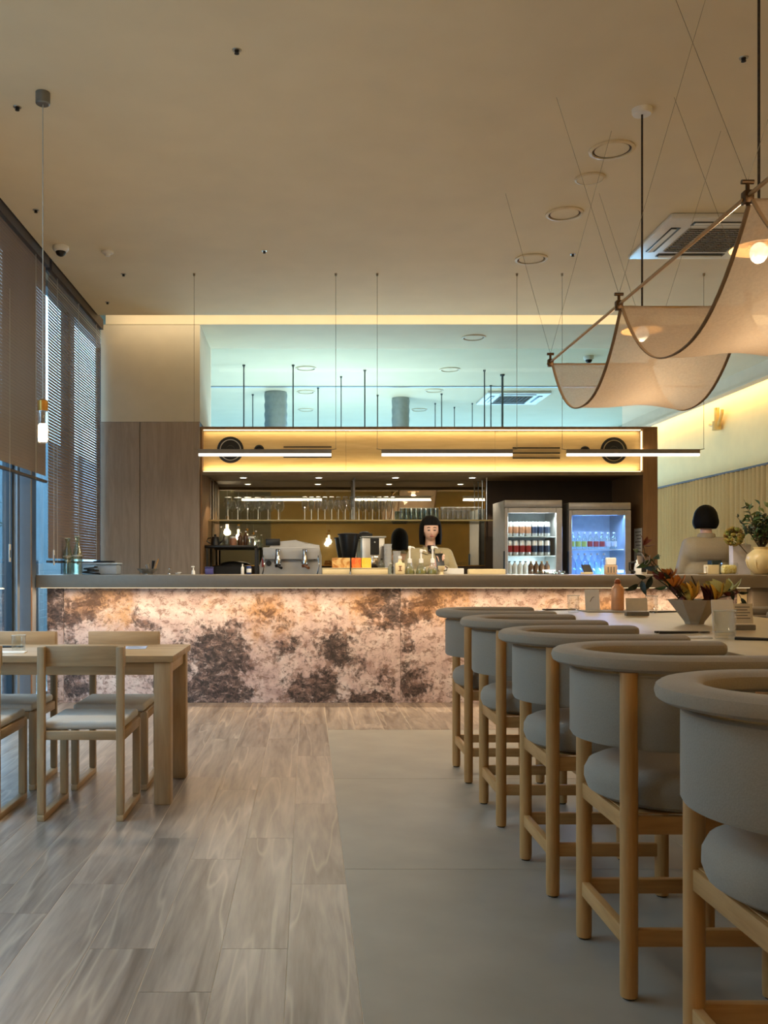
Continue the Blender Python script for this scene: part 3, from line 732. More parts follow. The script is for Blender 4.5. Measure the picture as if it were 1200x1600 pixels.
for yy in cl:
    MB().cyl((X1-.02, yy, ZB_), (X2+.02, yy, ZB_), .006, n=8).obj('cross_rod', MATS['rod_metal'], rf)
    for X in (X1, X2):
        q = MB(); q.rbox(X-.016, X+.016, yy-.018, yy+.018, ZB_-.014, ZB_+.03, .005); q.cyl((X, yy, ZB_+.03), (X, yy, ZB_+.055), .007, n=8); q.cyl((X-.02, yy, ZB_+.06), (X+.02, yy, ZB_+.06), .008, n=8)
        q.obj('clamp', mat('bronze_clamp', (84, 62, 40), .4, .7), rf)
for i, yy in enumerate(cl):
    for X in (X1, X2):
        for (dx, dy) in ((-.18, .42), (.22, -.45)) if i < 3 else ((.1, .3),):
            MB().cyl((X, yy, ZB_+.06), (X+dx, yy+dy, CEIL), .0010, n=5).obj('suspension_wire', M['wire'], rf)
for i, (yy, lb) in enumerate(((4.95, 'shallow disc pendant above the linen swag nearest the bar'), (3.67, 'shallow disc pendant above the middle linen swag'), (2.40, 'shallow disc pendant above the linen swag away from the bar'))):
    t = thing('disc_pendant', lb, 'lamp', (1.75, yy, 0), 0, 'disc pendants over the long table')
    MB().lathe([(.001, CEIL-.03), (.045, CEIL-.03), (.052, CEIL-.02), (.052, CEIL), (.001, CEIL)], 24).obj('ceiling_canopy', M['white'], t)
    MB().cyl((0, 0, CEIL-.03), (0, 0, 2.46), .0055, n=8).obj('cord', mat('braided_cord', (52, 40, 28), .8, var=.6, scale=90), t)
    MB().lathe([(.012, 2.46), (.018, 2.44), (.105, 2.385), (.107, 2.381), (.10, 2.382), (.016, 2.43), (.012, 2.43)], 28, cap=False).obj('shade', mat('amber_shade', (206, 160, 104), .4), t)
    b = MB(); b.ell((0, 0, 2.365), .034, .034, .04, 18, 12); b.obj('bulb', M['bulb'], t)
    light('bulb_light', 'POINT', (0, 0, 2.30), 6, WARM, .04, parent=t)
# ================================================================== LINEAR PENDANTS OVER THE BAR
LD = 7.73
for i, (xa, xb_, lb) in enumerate(((310, 518, 'slim linear pendant light over the espresso machine end of the bar'), (596, 801, 'slim linear pendant light over the middle of the bar'), (885, 1093, 'slim linear pendant light over the bar by the fridges'))):
    a, c = PX(xa, LD), PX(xb_, LD); z = PZ(707, LD); m = (a+c)/2
    t = thing('linear_pendant', lb, 'light', (m, LD, 0), 0, 'linear pendants over the bar'); h = (c-a)/2
    MB().rbox(-h, h, -.014, .014, z-.008, z+.026, .003, 1).obj('housing', mat('grey_housing', (132, 122, 108), .5), t)
    MB().rbox(-h+.002, h-.002, -.013, .013, z-.030, z-.0085, .004, 2).obj('diffuser', M['led'], t)
    light('strip_light', 'AREA', (0, 0, z-.034), 13, WARM2, 2*h, .03, parent=t)
    for s in (-1, 1):
        MB().cyl((s*(h+.035), 0, z+.028), (s*(h+.035), 0, CEIL), .0018, n=6).obj('suspension_wire', M['wire'], t)
        MB().cyl((s*(h-.01), 0, z+.02), (s*(h+.04), 0, z+.03), .003, n=6).obj('bracket', M['wire'], t)
        MB().lathe([(.001, CEIL-.02), (.008, CEIL-.02), (.010, CEIL), (.001, CEIL)], 10, (s*(h+.035), 0, 0)).obj('ceiling_cup', M['wire'], t)
# ================================================================== CEILING FITTINGS
def ring_light(p, r, label, group, flat=False):
    t = thing('ceiling_downlight', label, 'light', p, 0, group)
    MB().lathe([(r*.84, 0), (r, 0), (r, -.008), (r*.86, -.012), (r*.84, -.004)], 36, cap=False).obj('rim', mat('rim_paint', (214, 196, 160), .5), t)
    if flat: MB().lathe([(.001, -.006), (r*.84, -.006), (r*.84, -.010), (.001, -.012)], 32).obj('cover', M['ceil'], t)
    else:
        MB().lathe([(r*.70, -.0005), (r*.84, -.0005), (r*.84, -.003), (r*.70, -.003)], 36, cap=False).obj('painted_shadow_ring', M['dark'], t)  # dark ring paints in the shadow inside the rim
        MB().lathe([(.001, -.002), (r*.75, -.002), (r*.75, -.006), (.001, -.008)], 32).obj('cover', M['ceil'], t)
ring_light(CE(956, 233), .128, 'large round ring fitting in the ceiling beside the disc pendant cord', 'round ceiling fittings')
ring_light(CE(922, 278), .092, 'plain flat round cover in the ceiling between two ring fittings', 'round ceiling fittings', True)
ring_light(CE(882, 333), .125, 'large round ring fitting in the ceiling past the flat round cover', 'round ceiling fittings')
ring_light(CE(830, 404), .125, 'large round ring fitting in the ceiling above the bar stools', 'round ceiling fittings')
for (x, y) in ((740, 527), (703, 577), (678, 610), (655, 640), (478, 575), (478, 612), (478, 640)):
    ring_light(CE(x, y), .125, 'round ring fitting in the ceiling of the blue-lit room behind', 'round fittings in the room behind')
for i, (x, y) in enumerate(((370, 78), (27, 167), (56, 328), (413, 392), (193, 428), (168, 472), (1162, 90), (895, 397))):
    t = thing('sprinkler', 'tiny dark sprinkler head recessed in the ceiling', 'sprinkler', CE(x, y), 0, 'sprinkler heads')
    MB().lathe([(.012, 0), (.022, 0), (.020, -.004), (.012, -.004)], 14, cap=False).obj('collar', M['steel'], t)
    MB().lathe([(.001, 0), (.011, 0), (.009, -.014), (.012, -.018), (.001, -.020)], 12).obj('head', M['mblack'], t)
def dome(p, label):
    t = thing('dome_camera', label, 'camera', p, 0)
    MB().lathe([(.001, 0), (.058, 0), (.060, -.02), (.052, -.034), (.040, -.040), (.001, -.040)], 26).obj('housing', M['white'], t)
    b = MB(); b.ell((0, 0, -.042), .038, .038, .034, 20, 10); b.obj('dome', M['black'], t)
dome(CE(95, 385), 'white dome camera with black lens on the ceiling by the blinds')
dome(CE(920, 557), 'white dome camera on the ceiling of the room behind')
t = thing('smoke_detector', 'small white smoke detector on the ceiling near the dome camera', 'detector', CE(168, 393))
MB().lathe([(.001, 0), (.045, 0), (.045, -.012), (.03, -.02), (.001, -.02)], 24).obj('base', M['white'], t)
MB().lathe([(.001, -.0205), (.022, -.0205), (.018, -.036), (.001, -.038)], 18).obj('sensor', M['white'], t)
def cassette(x0, x1, y0, y1, label):
    t = thing('air_conditioner', label, 'air conditioner', ((x0+x1)/2, (y0+y1)/2, CEIL)); a, c = (x1-x0)/2, (y1-y0)/2
    MB().rbox(-a, a, -c, c, -.035, 0, .012, 3).obj('panel', M['wpaint'], t)
    MB().box(-a*.55, a*.55, -c*.55, c*.55, -.038, -.0352).obj('grille_tray', mat('grille_grey', (168, 162, 150), .6), t, False)
    g = MB().box(-a*.53, a*.53, -.004, .004, -.044, -.0382).mesh('grille_bar', mat('grille_bar', (92, 84, 72), .6), False)
    for k in range(13): place(g, 'grille_bar', t, (0, c*(-.52+k*.0867), 0))
    g2 = MB().box(-.003, .003, -c*.53, c*.53, -.045, -.0442).mesh('grille_bar', MATS['grille_bar'], False)
    for k in range(9): place(g2, 'grille_bar', t, (a*(-.5+k*.125), 0, 0))
    for s in (-1, 1):
        MB().rbox(-a*.58, a*.58, s*c*.76-.035, s*c*.76+.035, -.039, -.0352, .002, 1).obj('air_outlet', M['black'], t)
        MB().rbox(-a*.55, a*.55, s*c*.78-.02, s*c*.78+.02, -.046, -.0395, .003, 1).obj('louvre', M['wpaint'], t)
        MB().rbox(s*a*.76-.035, s*a*.76+.035, -c*.58, c*.58, -.039, -.0352, .002, 1).obj('air_outlet', M['black'], t)
        MB().rbox(s*a*.78-.02, s*a*.78+.02, -c*.55, c*.55, -.046, -.0395, .003, 1).obj('louvre', M['wpaint'], t)
cassette(2.46, 3.33, 6.40, 7.27, 'white four-way cassette air conditioner in the ceiling behind the linen swags')
cassette(2.46, 3.33, 12.9, 13.8, 'white cassette air conditioner in the ceiling of the room behind')
# ================================================================== ROOM BEHIND: rods, ducts, track
for ri, (x, y, r) in enumerate(((381, 570, .008), (458, 570, .008), (570, 578, .008), (533, 588, .006), (757, 578, .008), (785, 585, .014), (395, 616, .007), (590, 617, .007), (690, 615, .007), (497, 605, .008), (767, 602, .008), (680, 630, .006), (710, 636, .006), (738, 630, .006))):
    p = CE(x, y); t = thing('hanging_rod', 'thin dark rod hanging from the ceiling of the room behind', 'rod', p, 0, 'hanging rods in the room behind')
    MB().cyl((0, 0, 0), (0, 0, -1.6), r, n=8).obj('rod', mat('grey_rod', (70, 78, 80), .5), t)
    MB().lathe([(.001, 0), (r*2.2, 0), (r*2, -.02), (.001, -.02)], 12).obj('ceiling_cup', MATS['grey_rod'], t)
    MB().lathe([(.001, -1.6), (.05, -1.6), (.05, -1.75), (.001, -1.75)][::-1], 16).obj('added_lamp_head', MATS['grey_rod'], t)  # lamp head added on the rod, hidden behind the surround
    if x < 600: light('added_cool_fill', 'POINT', (0, 0, -1.5+.0), 26, (.84, .95, 1.), .06, parent=t).location = (.12, 0, -1.55)  # added cool lamp, out of view, brightens the ceiling of the room behind
for (x, y, r, lb) in ((431, 613, .155, 'spiral metal duct standing to the ceiling behind the surround, above the wine glasses'), (626, 622, .125, 'narrower spiral metal duct to the ceiling behind the surround, by the round fittings')):
    p = CE(x, y); t = thing('spiral_duct', lb, 'duct', (p.x, p.y, 0)); b = MB(); prof = []
    for k in range(60):
        z = 1.0+k*(CEIL-1.0)/59; prof.append((r*(1+.035*math.sin(k*math.pi/1.5)), z))
    b.lathe(prof, 28); b.obj('duct_wall', mat('duct_metal', (150, 156, 156), .45, .6), t)
    MB().lathe([(r*1.08, 0), (r*1.08, 1.0)], 24).obj('column_base', M['cream'], t)
struct('trim_6', MB().box(-1.9, 5.25, 12.55, 12.60, CEIL-.012, CEIL), M['alu'])
gp = struct('window_3', MB().box(-1.055, 3.455, YR-.03, YR-.022, 2.535, CEIL-.002), glass('teal_pane', (.80, .92, .95), .008))
MB().box(-1.055, 3.455, YR-.045, YR-.007, 2.5305, 2.548).obj('window_frame', M['alu'], gp, False)
# wall pipe with valve
pv = thing('wall_pipe', 'brass-coloured pipe and valve fixed on the yellow-lit wall', 'pipe', (XR-.07, 0, 0))
D = XR*FPX/(1128-VX); z1, z0 = 3.25, PZ(672, D)
MB().tube([(0, D, z1), (0, D, z0+.3), (0, D, z0+.1)], .035, 10).obj('pipe', mat('painted_pipe', (206, 176, 110), .5), pv)
MB().tube([(0, D-.16, z1), (0, D-.16, z0+.2), (0, D-.05, z0+.05)], .022, 10).obj('branch_pipe', MATS['painted_pipe'], pv)
MB().lathe([(.001, z0), (.06, z0), (.06, z0+.12), (.001, z0+.12)], 16, (0, D, 0)).obj('valve_body', MATS['painted_pipe'], pv)
MB().cyl((0, D+.05, z0+.06), (0, D+.22, z0+.10), .02, n=8).obj('lever', MATS['painted_pipe'], pv)
# ================================================================== FRIDGES
def fridge(name_label, x0, x1, yf, zt, ledc, lightc, power, gap=.035):
    t = thing('display_fridge', name_label, 'fridge', (x0, yf, 0)); w_ = x1-x0; dp = .58
    body = mat('fridge_shell', (158, 154, 148), .35, .3)
    for (a, c) in ((0, .03), (w_-.03, w_)): MB().rbox(a, c, .03, dp, .04, zt, .004, 1).obj('side_wall', body, t)
    inner = mat('fridge_liner', (220, 226, 228), .5)
    MB().box(.03, w_-.03, dp-.03, dp, .04, zt).obj('rear_wall', inner, t, False)
    MB().rbox(.03, w_-.03, .03, dp-.03, zt-.08, zt, .003, 1).obj('roof', inner, t)
    MB().box(.03, w_-.03, .03, dp-.03, .04, .16).obj('plinth', inner, t, False)
    MB().rbox(0, w_, -.015, .029, zt-.07, zt, .006, 2).obj('header', body, t)
    d = MB()
    d.rbox(.0, .032, -.02, .028, .05, zt-.075, .004, 1); d.rbox(w_-.06, w_, -.02, .028, .05, zt-.075, .004, 1)
    d.rbox(.032, w_-.06, -.02, .028, zt-.125, zt-.075, .004, 1); d.rbox(.032, w_-.06, -.02, .028, .05, .12, .004, 1)
    d = d.obj('door', body, t)
    MB().box(.032, w_-.06, .0, .006, .12, zt-.125).obj('door_glass', M['glass'], d, False)
    MB().rbox(-.012, 0, -.03, .0, 1.0, 1.3, .003, 1).obj('door_handle', M['dalu'], d)
    MB().box(w_-.052, w_-.040, .031, .045, .3, zt-.2).obj('light_strip', emis(*ledc), t, False)
    MB().lathe([(.03, zt-.081), (.13, zt-.081), (.13, zt-.095), (.12, zt-.10), (.03, zt-.10)], 28, (w_*.42, .25, 0), cap=False).obj('fan_ring', mat('fan_grey', (150, 158, 164), .5), t)
    for k in range(6):
        MB().cyl((w_*.42+.03*math.cos(k), .25+.03*math.sin(k), zt-.092), (w_*.42+.125*math.cos(k), .25+.125*math.sin(k), zt-.092), .004, n=6).obj('fan_guard', MATS['fan_grey'], t)
    light('fridge_light', 'AREA', (w_*.5, .10, zt-.13), power, lightc, w_*.7, .1, (R(-12), 0, 0), t)
    light('fridge_side_light', 'AREA', (w_-.06, .06, 1.1), power*.6, lightc, .03, 1.0, (0, R(70), 0), t)
    return t
f1 = (1.936, 2.50, 9.30, 1.80); f2 = (2.58, 3.194, 9.36, 1.78)
F1 = fridge('silver glass-door fridge of cans standing beside the mirror', *f1, ('fridge_led', (.8, .97, 1.), 6.), (.80, .95, 1.), 8)
F2 = fridge('silver glass-door fridge glowing blue beside the side post', *f2, ('fridge_led_blue', (.55, .78, 1.), 6.), (.16, .38, 1.), 9)
def fshelf(F, f, z):
    b = MB(); b.box(.031, f[1]-f[0]-.031, .07, .54, z-.008, z); b.obj('shelf', mat('fridge_shelf', (224, 236, 238), .4), F, False)
Z1 = (PZ(838, 9.36), PZ(868, 9.36), PZ(899, 9.36)); Z2 = (PZ(858, 9.42), 1.04, .7)
for z in Z1: fshelf(F1, f1, z)
for z in Z2: fshelf(F2, f2, z)
def can(label, r, h, body, band, group, loc):
    t = thing('drink_can', label, 'can', loc, 0, group)
    MB().lathe([(.001, 0), (r*.8, 0), (r, .008), (r, h-.016), (r*.78, h), (r*.74, h-.004), (.001, h-.004)], 16).obj('can_body', body, t)
    if band: MB().lathe([(r*1.004, h*.22), (r*1.004, h*.66)], 16, cap=False).obj('label_band', band, t)
    return t
red = mat('can_red', (150, 36, 34), .35, .3); navy = mat('can_navy', (40, 56, 84), .35, .3); silver = mat('can_silver', (206, 206, 204), .3, .6); tan = mat('can_tan', (170, 120, 90), .4, .2)
def row(z, n, kinds, y0, xs, grp, maker):
    proto = {}
    for i in range(n):
        k = kinds(i); loc = (xs[0]+(xs[1]-xs[0])*i/(n-1), y0, z)
        if k not in proto: proto[k] = maker(k, loc, grp)
        else: dup(proto[k], loc)
xa, xb_ = f1[0]+.075, f1[1]-.115
def mk1(k, loc, grp): return can('tall silver can with tan label on the top shelf of the can fridge' if k else 'tall silver can with navy label on the top shelf of the can fridge', .031, .145, silver, tan if k else navy, grp, loc)
def mk2(k, loc, grp): return can('tall can with red label on the second shelf of the can fridge' if k else 'tall can with dark label on the second shelf of the can fridge', .031, .15, silver, red if k else navy, grp, loc)
row(Z1[0]+.0005, 7, lambda i: i < 4, 9.30+.12, (xa, xb_), 'cans on the top shelf', mk1)
row(Z1[0]+.0005, 7, lambda i: i < 4, 9.30+.21, (xa, xb_), 'cans on the top shelf', mk1)
row(Z1[1]+.0005, 7, lambda i: i < 4, 9.30+.12, (xa, xb_), 'cans on the second shelf', mk2)
row(Z1[1]+.0005, 7, lambda i: i < 4, 9.30+.21, (xa, xb_), 'cans on the second shelf', mk2)
def bottle(name, label, loc, r, h, m, cap, group=None, lab=None, neck=.32, cat='bottle'):
    t = thing(name, label, cat, loc, 0, group)
    MB().lathe([(.001, 0), (r*.9, 0), (r, .006), (r, h*(.92-neck)), (r*.85, h*(1-neck)), (r*.36, h*(1.12-neck)), (r*.33, h*.94), (.001, h*.94)], 16).obj('bottle_body', m, t)
    MB().lathe([(.001, h*.93), (r*.42, h*.93), (r*.42, h), (.001, h)], 12).obj('cap', cap, t)
    if lab: MB().lathe([(r*1.006, h*.15), (r*1.006, h*.46)], 16, cap=False).obj('label_band', lab, t)
    return t
brown = mat('brown_bottle', (92, 60, 34), .2); amber = mat('milk_tan', (196, 170, 140), .35)
def mk3(k, loc, grp): return bottle('small_bottle', 'small pale bottle on the bottom shelf of the can fridge' if k else 'small brown bottle on the bottom shelf of the can fridge', loc, .027, .14, mat('pale_bottle', (206, 198, 186), .3) if k else brown, M['black'] if k else M['brass'], grp, None, .25)
row(Z1[2]+.0005, 8, lambda i: i < 4, 9.30+.12, (xa, xb_), 'bottles on the bottom shelf', mk3)
xa, xb_ = f2[0]+.075, f2[1]-.12
lime = mat('lime_label', (186, 196, 96), .4); rosy = mat('red_label', (170, 70, 66), .4); pale = mat('pale_label', (206, 216, 220), .4); blu = glass('blue_bottle_glass', (.75, .88, 1.), .25)
def mk4(k, loc, grp): return bottle('juice_bottle', ['squat juice bottle with lime label in the blue fridge', 'squat juice bottle with red label in the blue fridge', 'clear drink bottle with pale label in the blue fridge'][k], loc, .027, .17, M['bottleglass'], M['white'], grp, (lime, rosy, pale)[k], .3)
row(Z2[0]+.0005, 8, lambda i: min(2, i//3), 9.36+.13, (xa, xb_), 'bottles in the blue fridge', mk4)
def mk5(k, loc, grp): return bottle('water_bottle', 'tall clear bottle on the lower shelf of the blue fridge', loc, .032, .24, blu, M['white'], grp, None, .3)
row(Z2[1]+.0005, 6, lambda i: 0, 9.36+.13, (xa, xb_-.1), 'clear bottles in the blue fridge', mk5)
nt_ = thing('notice_sheet', 'white printed notice taped inside the side post by the fridge', 'notice', (XB-.1465, YB+.10, 1.36))
MB().box(-.003, -.001, -.075, .14, -.17, .17).obj('sheet', M['paper'], nt_, False)
for k in range(9): MB().box(-.0042, -.0031, -.055, .11-.03*(k % 3), .13-k*.033, .138-k*.033).obj('text_line', M['ink'], nt_, False)
# ================================================================== THINGS ON THE GLASS SHELF
def wine_glass(label, loc, h, r, group):
    t = thing('wine_glass', label, 'glass', loc, 0, group)
    MB().lathe([(.001, h*.46), (r*.5, h*.49), (r*.95, h*.64), (r, h*.74), (r*.78, h), (r*.74, h), (r*.95, h*.74), (r*.9, h*.65), (.001, h*.48)], 16).obj('bowl', M['glass'], t)
    MB().lathe([(r*.78, h-.002), (r*.80, h), (r*.78, h+.002), (r*.74, h)], 16, cap=False).obj('rim', MATS['rim_glass'], t)
    MB().lathe([(.004, .006), (.0032, h*.3), (.004, h*.46)], 8).obj('stem', MATS['rim_glass'], t)
    MB().lathe([(.001, 0), (r*.85, 0), (r*.8, .003), (.005, .008), (.001, .008)], 16).obj('foot', MATS['rim_glass'], t)
    return t
def at(x, D=SD-.04): return PX(x, D)
w0 = wine_glass('slender wine glass standing on the glass shelf', (at(476), SD-.04, SZ+.001), .245, .032, 'wine glasses on the glass shelf')
for k in range(1, 14): dup(w0, (at(476+k*10.6), SD-.04 + (.03 if k % 2 else 0), SZ+.001))
g0 = wine_glass('large balloon glass at the window end of the glass shelf', (at(356), SD-.03, SZ+.001), .24, .05, 'balloon glasses on the glass shelf')
for x in (371, 387, 403, 419, 435): dup(g0, (at(x), SD-.03+(.04 if x in (371, 403) else 0), SZ+.001))
smoked = glass('smoked_glass', (.70, .76, .70), .2)
t0 = tumbler('short_tumbler', 'short dark tumbler stacked on the glass shelf behind the woman', (at(628), SD-.05, SZ+.001), .026, .125, 'short tumblers on the glass shelf', m=smoked)
for k in range(1, 8): dup(t0, (at(628+k*7.6), SD-.05, SZ+.001))
t1 = tumbler('tall_tumbler', 'tall clear tumbler at the fridge end of the glass shelf', (at(692), SD-.05, SZ+.001), .027, .135, 'tall tumblers on the glass shelf')
for k in range(1, 8): dup(t1, (at(692+k*8), SD-.05, SZ+.001))
# ================================================================== BACK COUNTER THINGS
BZ = .9005
ED = 9.62
em = thing('espresso_machine', 'white two-group espresso machine with chrome heads on the back counter', 'coffee machine', (0, 9.58, BZ))
def ex(x): return PX(x, 9.58)
def ez(y): return PZ(y, 9.58)-BZ
MB().prism([(ex(405), .07), (ex(503), .07), (ex(503), ez(868)), (ex(499), ez(851)), (ex(478), ez(849)), (ex(462), ez(843)), (ex(428), ez(846)), (ex(412), ez(862)), (ex(404), ez(884))], .16, .52).obj('housing', M['wpaint'], em, False)
MB().rbox(ex(404), ex(503), -.02, .16, .07, .12, .006).obj('drip_tray', M['steel'], em)
MB().rbox(ex(410), ex(500), .08, .158, ez(874), ez(855), .01, 2).obj('upper_panel', M['wpaint'], em)
for xx in (403, 419, 487, 504):
    MB().lathe([(.001, 0), (.02, 0), (.024, .069), (.001, .069)], 12, (ex(min(max(xx, 408), 499)), .3 if xx in (403, 504) else .1, 0)).obj('foot', M['steel'], em)
for xx in (434, 476):
    gh = MB().lathe([(.001, -.06), (.034, -.06), (.036, -.02), (.030, .0), (.022, .06), (.026, .09), (.001, .095)], 20, (ex(xx), .02, ez(872))).obj('group_head', M['chrome'], em)
    q = MB(); q.lathe([(.001, -.095), (.028, -.095), (.032, -.065), (.001, -.062)], 18, (ex(xx), .02, ez(872))); q.tube([(ex(xx), -.01, ez(872)-.08), (ex(xx)+.04, -.13, ez(872)-.10)], [.011, .014], 10)
    q.obj('portafilter', mat('walnut', (120, 74, 40), .4) if xx == 476 else M['black'], em)
    MB().cyl((ex(xx), .05, ez(868)), (ex(xx), .09, ez(862)), .02, n=12).obj('head_arm', M['chrome'], em)
for xx in (412, 497): MB().tube([(ex(xx), .05, ez(868)), (ex(xx), -.02, ez(872)), (ex(xx)+.01, -.05, ez(884)), (ex(xx)-.01, -.04, .17)], .006, 8).obj('steam_wand', M['chrome'], em)
for (xx, yy, r) in ((419, 880, .028), (492, 871, .026)):
    q = MB(); q.cyl((ex(xx), .135, ez(yy)), (ex(xx), .16, ez(yy)), r, n=20); q.obj('gauge', M['black'], em)
MB().rbox(ex(408), ex(412), .13, .16, ez(886), ez(872), .002, 1).obj('switch_plate', mat('red_button', (170, 50, 40), .4), em)
MB().rbox(ex(414), ex(437), .14, .2, ez(852), ez(841), .006).obj('screen', M['black'], em)
MB().cyl((ex(462), .2, ez(844)), (ex(500), .2, ez(852)), .006, n=8).obj('cup_rail', M['chrome'], em)
# black rack at the window end
rk = thing('black_rack', 'black metal rack with machines under it at the counter end', 'rack', (0, 9.6, BZ))
def rx(x): return PX(x, 9.6)
rz_ = PZ(852, 9.6)-BZ
MB().rbox(rx(320), rx(402), -.02, .40, rz_-.025, rz_, .004).obj('rack_top', M['black'], rk)
for xx in (322, 398):
    for yy in (0, .37): MB().box(rx(xx), rx(xx)+.022, yy-.01, yy+.012, 0, rz_-.026).obj('rack_leg', M['black'], rk, False)
MB().box(rx(321), rx(401), .02, .39, .0, .02).obj('rack_base', M['black'], rk, False)
gr = thing('black_blender', 'black boxy machine with rounded lid under the rack', 'machine', (rx(358), 9.72, BZ+.0205))
MB().rbox(-.16, .17, -.1, .12, 0, .24, .02, 3).obj('housing', M['mblack'], gr)
MB().ell((0.02, 0, .235), .13, .10, .05, 20, 8).obj('lid', M['black'], gr)
# items on the rack
RZ = PZ(852, 9.6)+.0005
def kettle(loc):
    t = thing('kettle', 'black gooseneck kettle on the black rack', 'kettle', loc)
    MB().lathe([(.001, 0), (.045, 0), (.042, .06), (.035, .085), (.001, .09)], 20).obj('kettle_body', M['black'], t)
    MB().tube([(-.04, 0, .075), (-.075, 0, .07), (-.085, 0, .04), (-.05, 0, .02)], .006, 8).obj('handle', M['black'], t)
    MB().tube([(.045, 0, .02), (.08, 0, .05), (.085, 0, .085), (.10, 0, .09)], [.008, .006, .005, .004], 8).obj('spout', M['black'], t)
    MB().lathe([(.001, .09), (.014, .09), (.012, .11), (.001, .112)], 12).obj('knob', M['black'], t)
kettle((rx(333)+.02, 9.62, RZ))
for i, (x, r, h, m, cp, lb) in enumerate(((347, .024, .20, M['bottleglass'], M['white'], 'clear syrup bottle with white cap beside the kettle'),
        (355, .024, .16, M['bottleglass'], M['steel'], 'clear slim bottle second from the kettle on the rack'),
        (377, .026, .14, brown, M['white'], 'brown glass bottle with white cap on the rack'),
        (386, .026, .15, brown, M['steel'], 'brown glass bottle with steel cap on the rack'),
        (402, .022, .15, M['bottleglass'], M['white'], 'clear bottle at the rack end beside the espresso machine'))):
    bottle('syrup_bottle', lb, (rx(x)-.02, 9.72, RZ), r, h, m, cp, 'bottles on the black rack')
for (x, lb, m) in ((364, 'small amber jar on the black rack', tan), (392, 'round glass jar with white lid on the black rack', M['bottleglass'])):
    t = thing('jar', lb, 'jar', (rx(x), 9.62, RZ), 0, 'jars on the black rack')
    MB().lathe([(.001, 0), (.034, 0), (.038, .02), (.034, .07), (.001, .07)], 18).obj('jar_body', m, t)
    MB().lathe([(.001, .0702), (.032, .0702), (.030, .09), (.001, .092)], 18).obj('lid', M['white'], t)
# grinder
gd = thing('coffee_grinder', 'coffee grinder with wide black hopper on the back counter', 'grinder', (PX(545, 9.65), 9.65, BZ))
z0 = PZ(872, 9.65)-BZ; z1 = PZ(836, 9.65)-BZ
MB().rbox(-.085, .085, -.10, .14, 0, z0-.03, .015, 3).obj('grinder_body', M['mblack'], gd)
MB().lathe([(.001, z0-.03), (.055, z0-.03), (.07, z0+.02), (.105, z1-.01), (.105, z1), (.001, z1)], 26).obj('hopper', M['black'], gd)
MB().lathe([(.001, z1), (.115, z1), (.115, z1+.012), (.05, z1+.02), (.001, z1+.022)], 26).obj('lid', M['mblack'], gd)
MB().cyl((0, -.10, z0-.09), (0, -.15, z0-.11), .02, n=12).obj('chute', M['steel'], gd)
# tall brewer
bw = thing('batch_brewer', 'stainless brewer with black front panel beside the grinder', 'coffee machine', (PX(583, 9.65), 9.65, BZ))
zt = PZ(838, 9.65)-BZ
MB().rbox(-.115, .115, -.02, .26, 0, zt-.012, .008, 2).obj('housing', M['steel'], bw)
MB().rbox(-.12, .13, -.04, .27, zt-.012, zt, .004).obj('top_plate', M['white'], bw)
MB().rbox(-.03, .06, -.028, -.0205, zt-.19, zt-.02, .003, 1).obj('control_panel', M['black'], bw)
MB().rbox(-.02, .05, -.06, -.0205, zt-.33, zt-.20, .006).obj('brew_head', M['chrome'], bw)
MB().cyl((.015, -.028, zt-.06), (.015, -.031, zt-.06), .008, n=12).obj('indicator', M['white'], bw)
bl = thing('black_scale', 'black gadget lying on top of the stainless brewer', 'gadget', (PX(571, 9.7), 9.7, BZ+zt+.0005))
MB().rbox(-.07, .07, -.06, .06, 0, .03, .01, 2).obj('gadget_body', M['black'], bl)
MB().ell((-.01, 0, .035), .055, .05, .018, 18, 8).obj('gadget_dome', M['mblack'], bl)
# paper cup stacks
def cup_stack(x, yt, label, r=.04):
    D = 9.55; h = PZ(yt, D)-BZ; t = thing('cup_stack', label, 'cups', (PX(x, D), D, BZ), 0, 'stacks of white cups'); n = int(h/.045)
    me = MB().lathe([(.001, 0), (r*.72, 0), (r, .09), (r*1.06, .092), (r*1.04, .097), (r*.95, .095), (.001, .02)], 20).mesh('cup', M['white'])
    for k in range(n): place(me, 'cup', t, (0, 0, k*(h-.097)/max(1, n-1)))
cup_stack(606, 850, 'tall stack of white cups beside the stainless brewer')
cup_stack(620, 861, 'shorter stack of white cups by the pump bottles')
# ================================================================== THINGS ON THE BAR TOP
CZ = 1.0805; BD = 8.22
def bx(x, D=BD): return PX(x, D)
lg = thing('serving_ledge', 'long low cream tray on the bar beside the espresso machine', 'tray', (0, BD, CZ))
MB().rbox(bx(504), bx(607), .05, .23, 0, .05, .004).obj('tray_body', M['creambox'], lg)
MB().rbox(bx(503.5), bx(607.5), .046, .234, .0502, .056, .002, 1).obj('tray_lid', M['creambox'], lg)
def carton(name, label, xa, xb_, yb, yt, D, m, face=None, cat='box', dz=0, dp=.09):
    z0 = CZ+dz; t = thing(name, label, cat, ((PX(xa, D)+PX(xb_, D))/2, D, z0)); h = (PX(xb_, D)-PX(xa, D))/2; zt = PZ(yt, D)-z0
    MB().rbox(-h, h, 0, dp, 0, zt, .003, 1).obj('carton', m, t)
    MB().box(-h*.96, h*.96, .002, dp-.002, zt+.0002, zt+.003).obj('lid', m, t, False)
    if face: MB().box(-h*.9, h*.9, -.0015, -.0002, zt*.06, zt*.94).obj('printed_face', face, t, False)
    return t
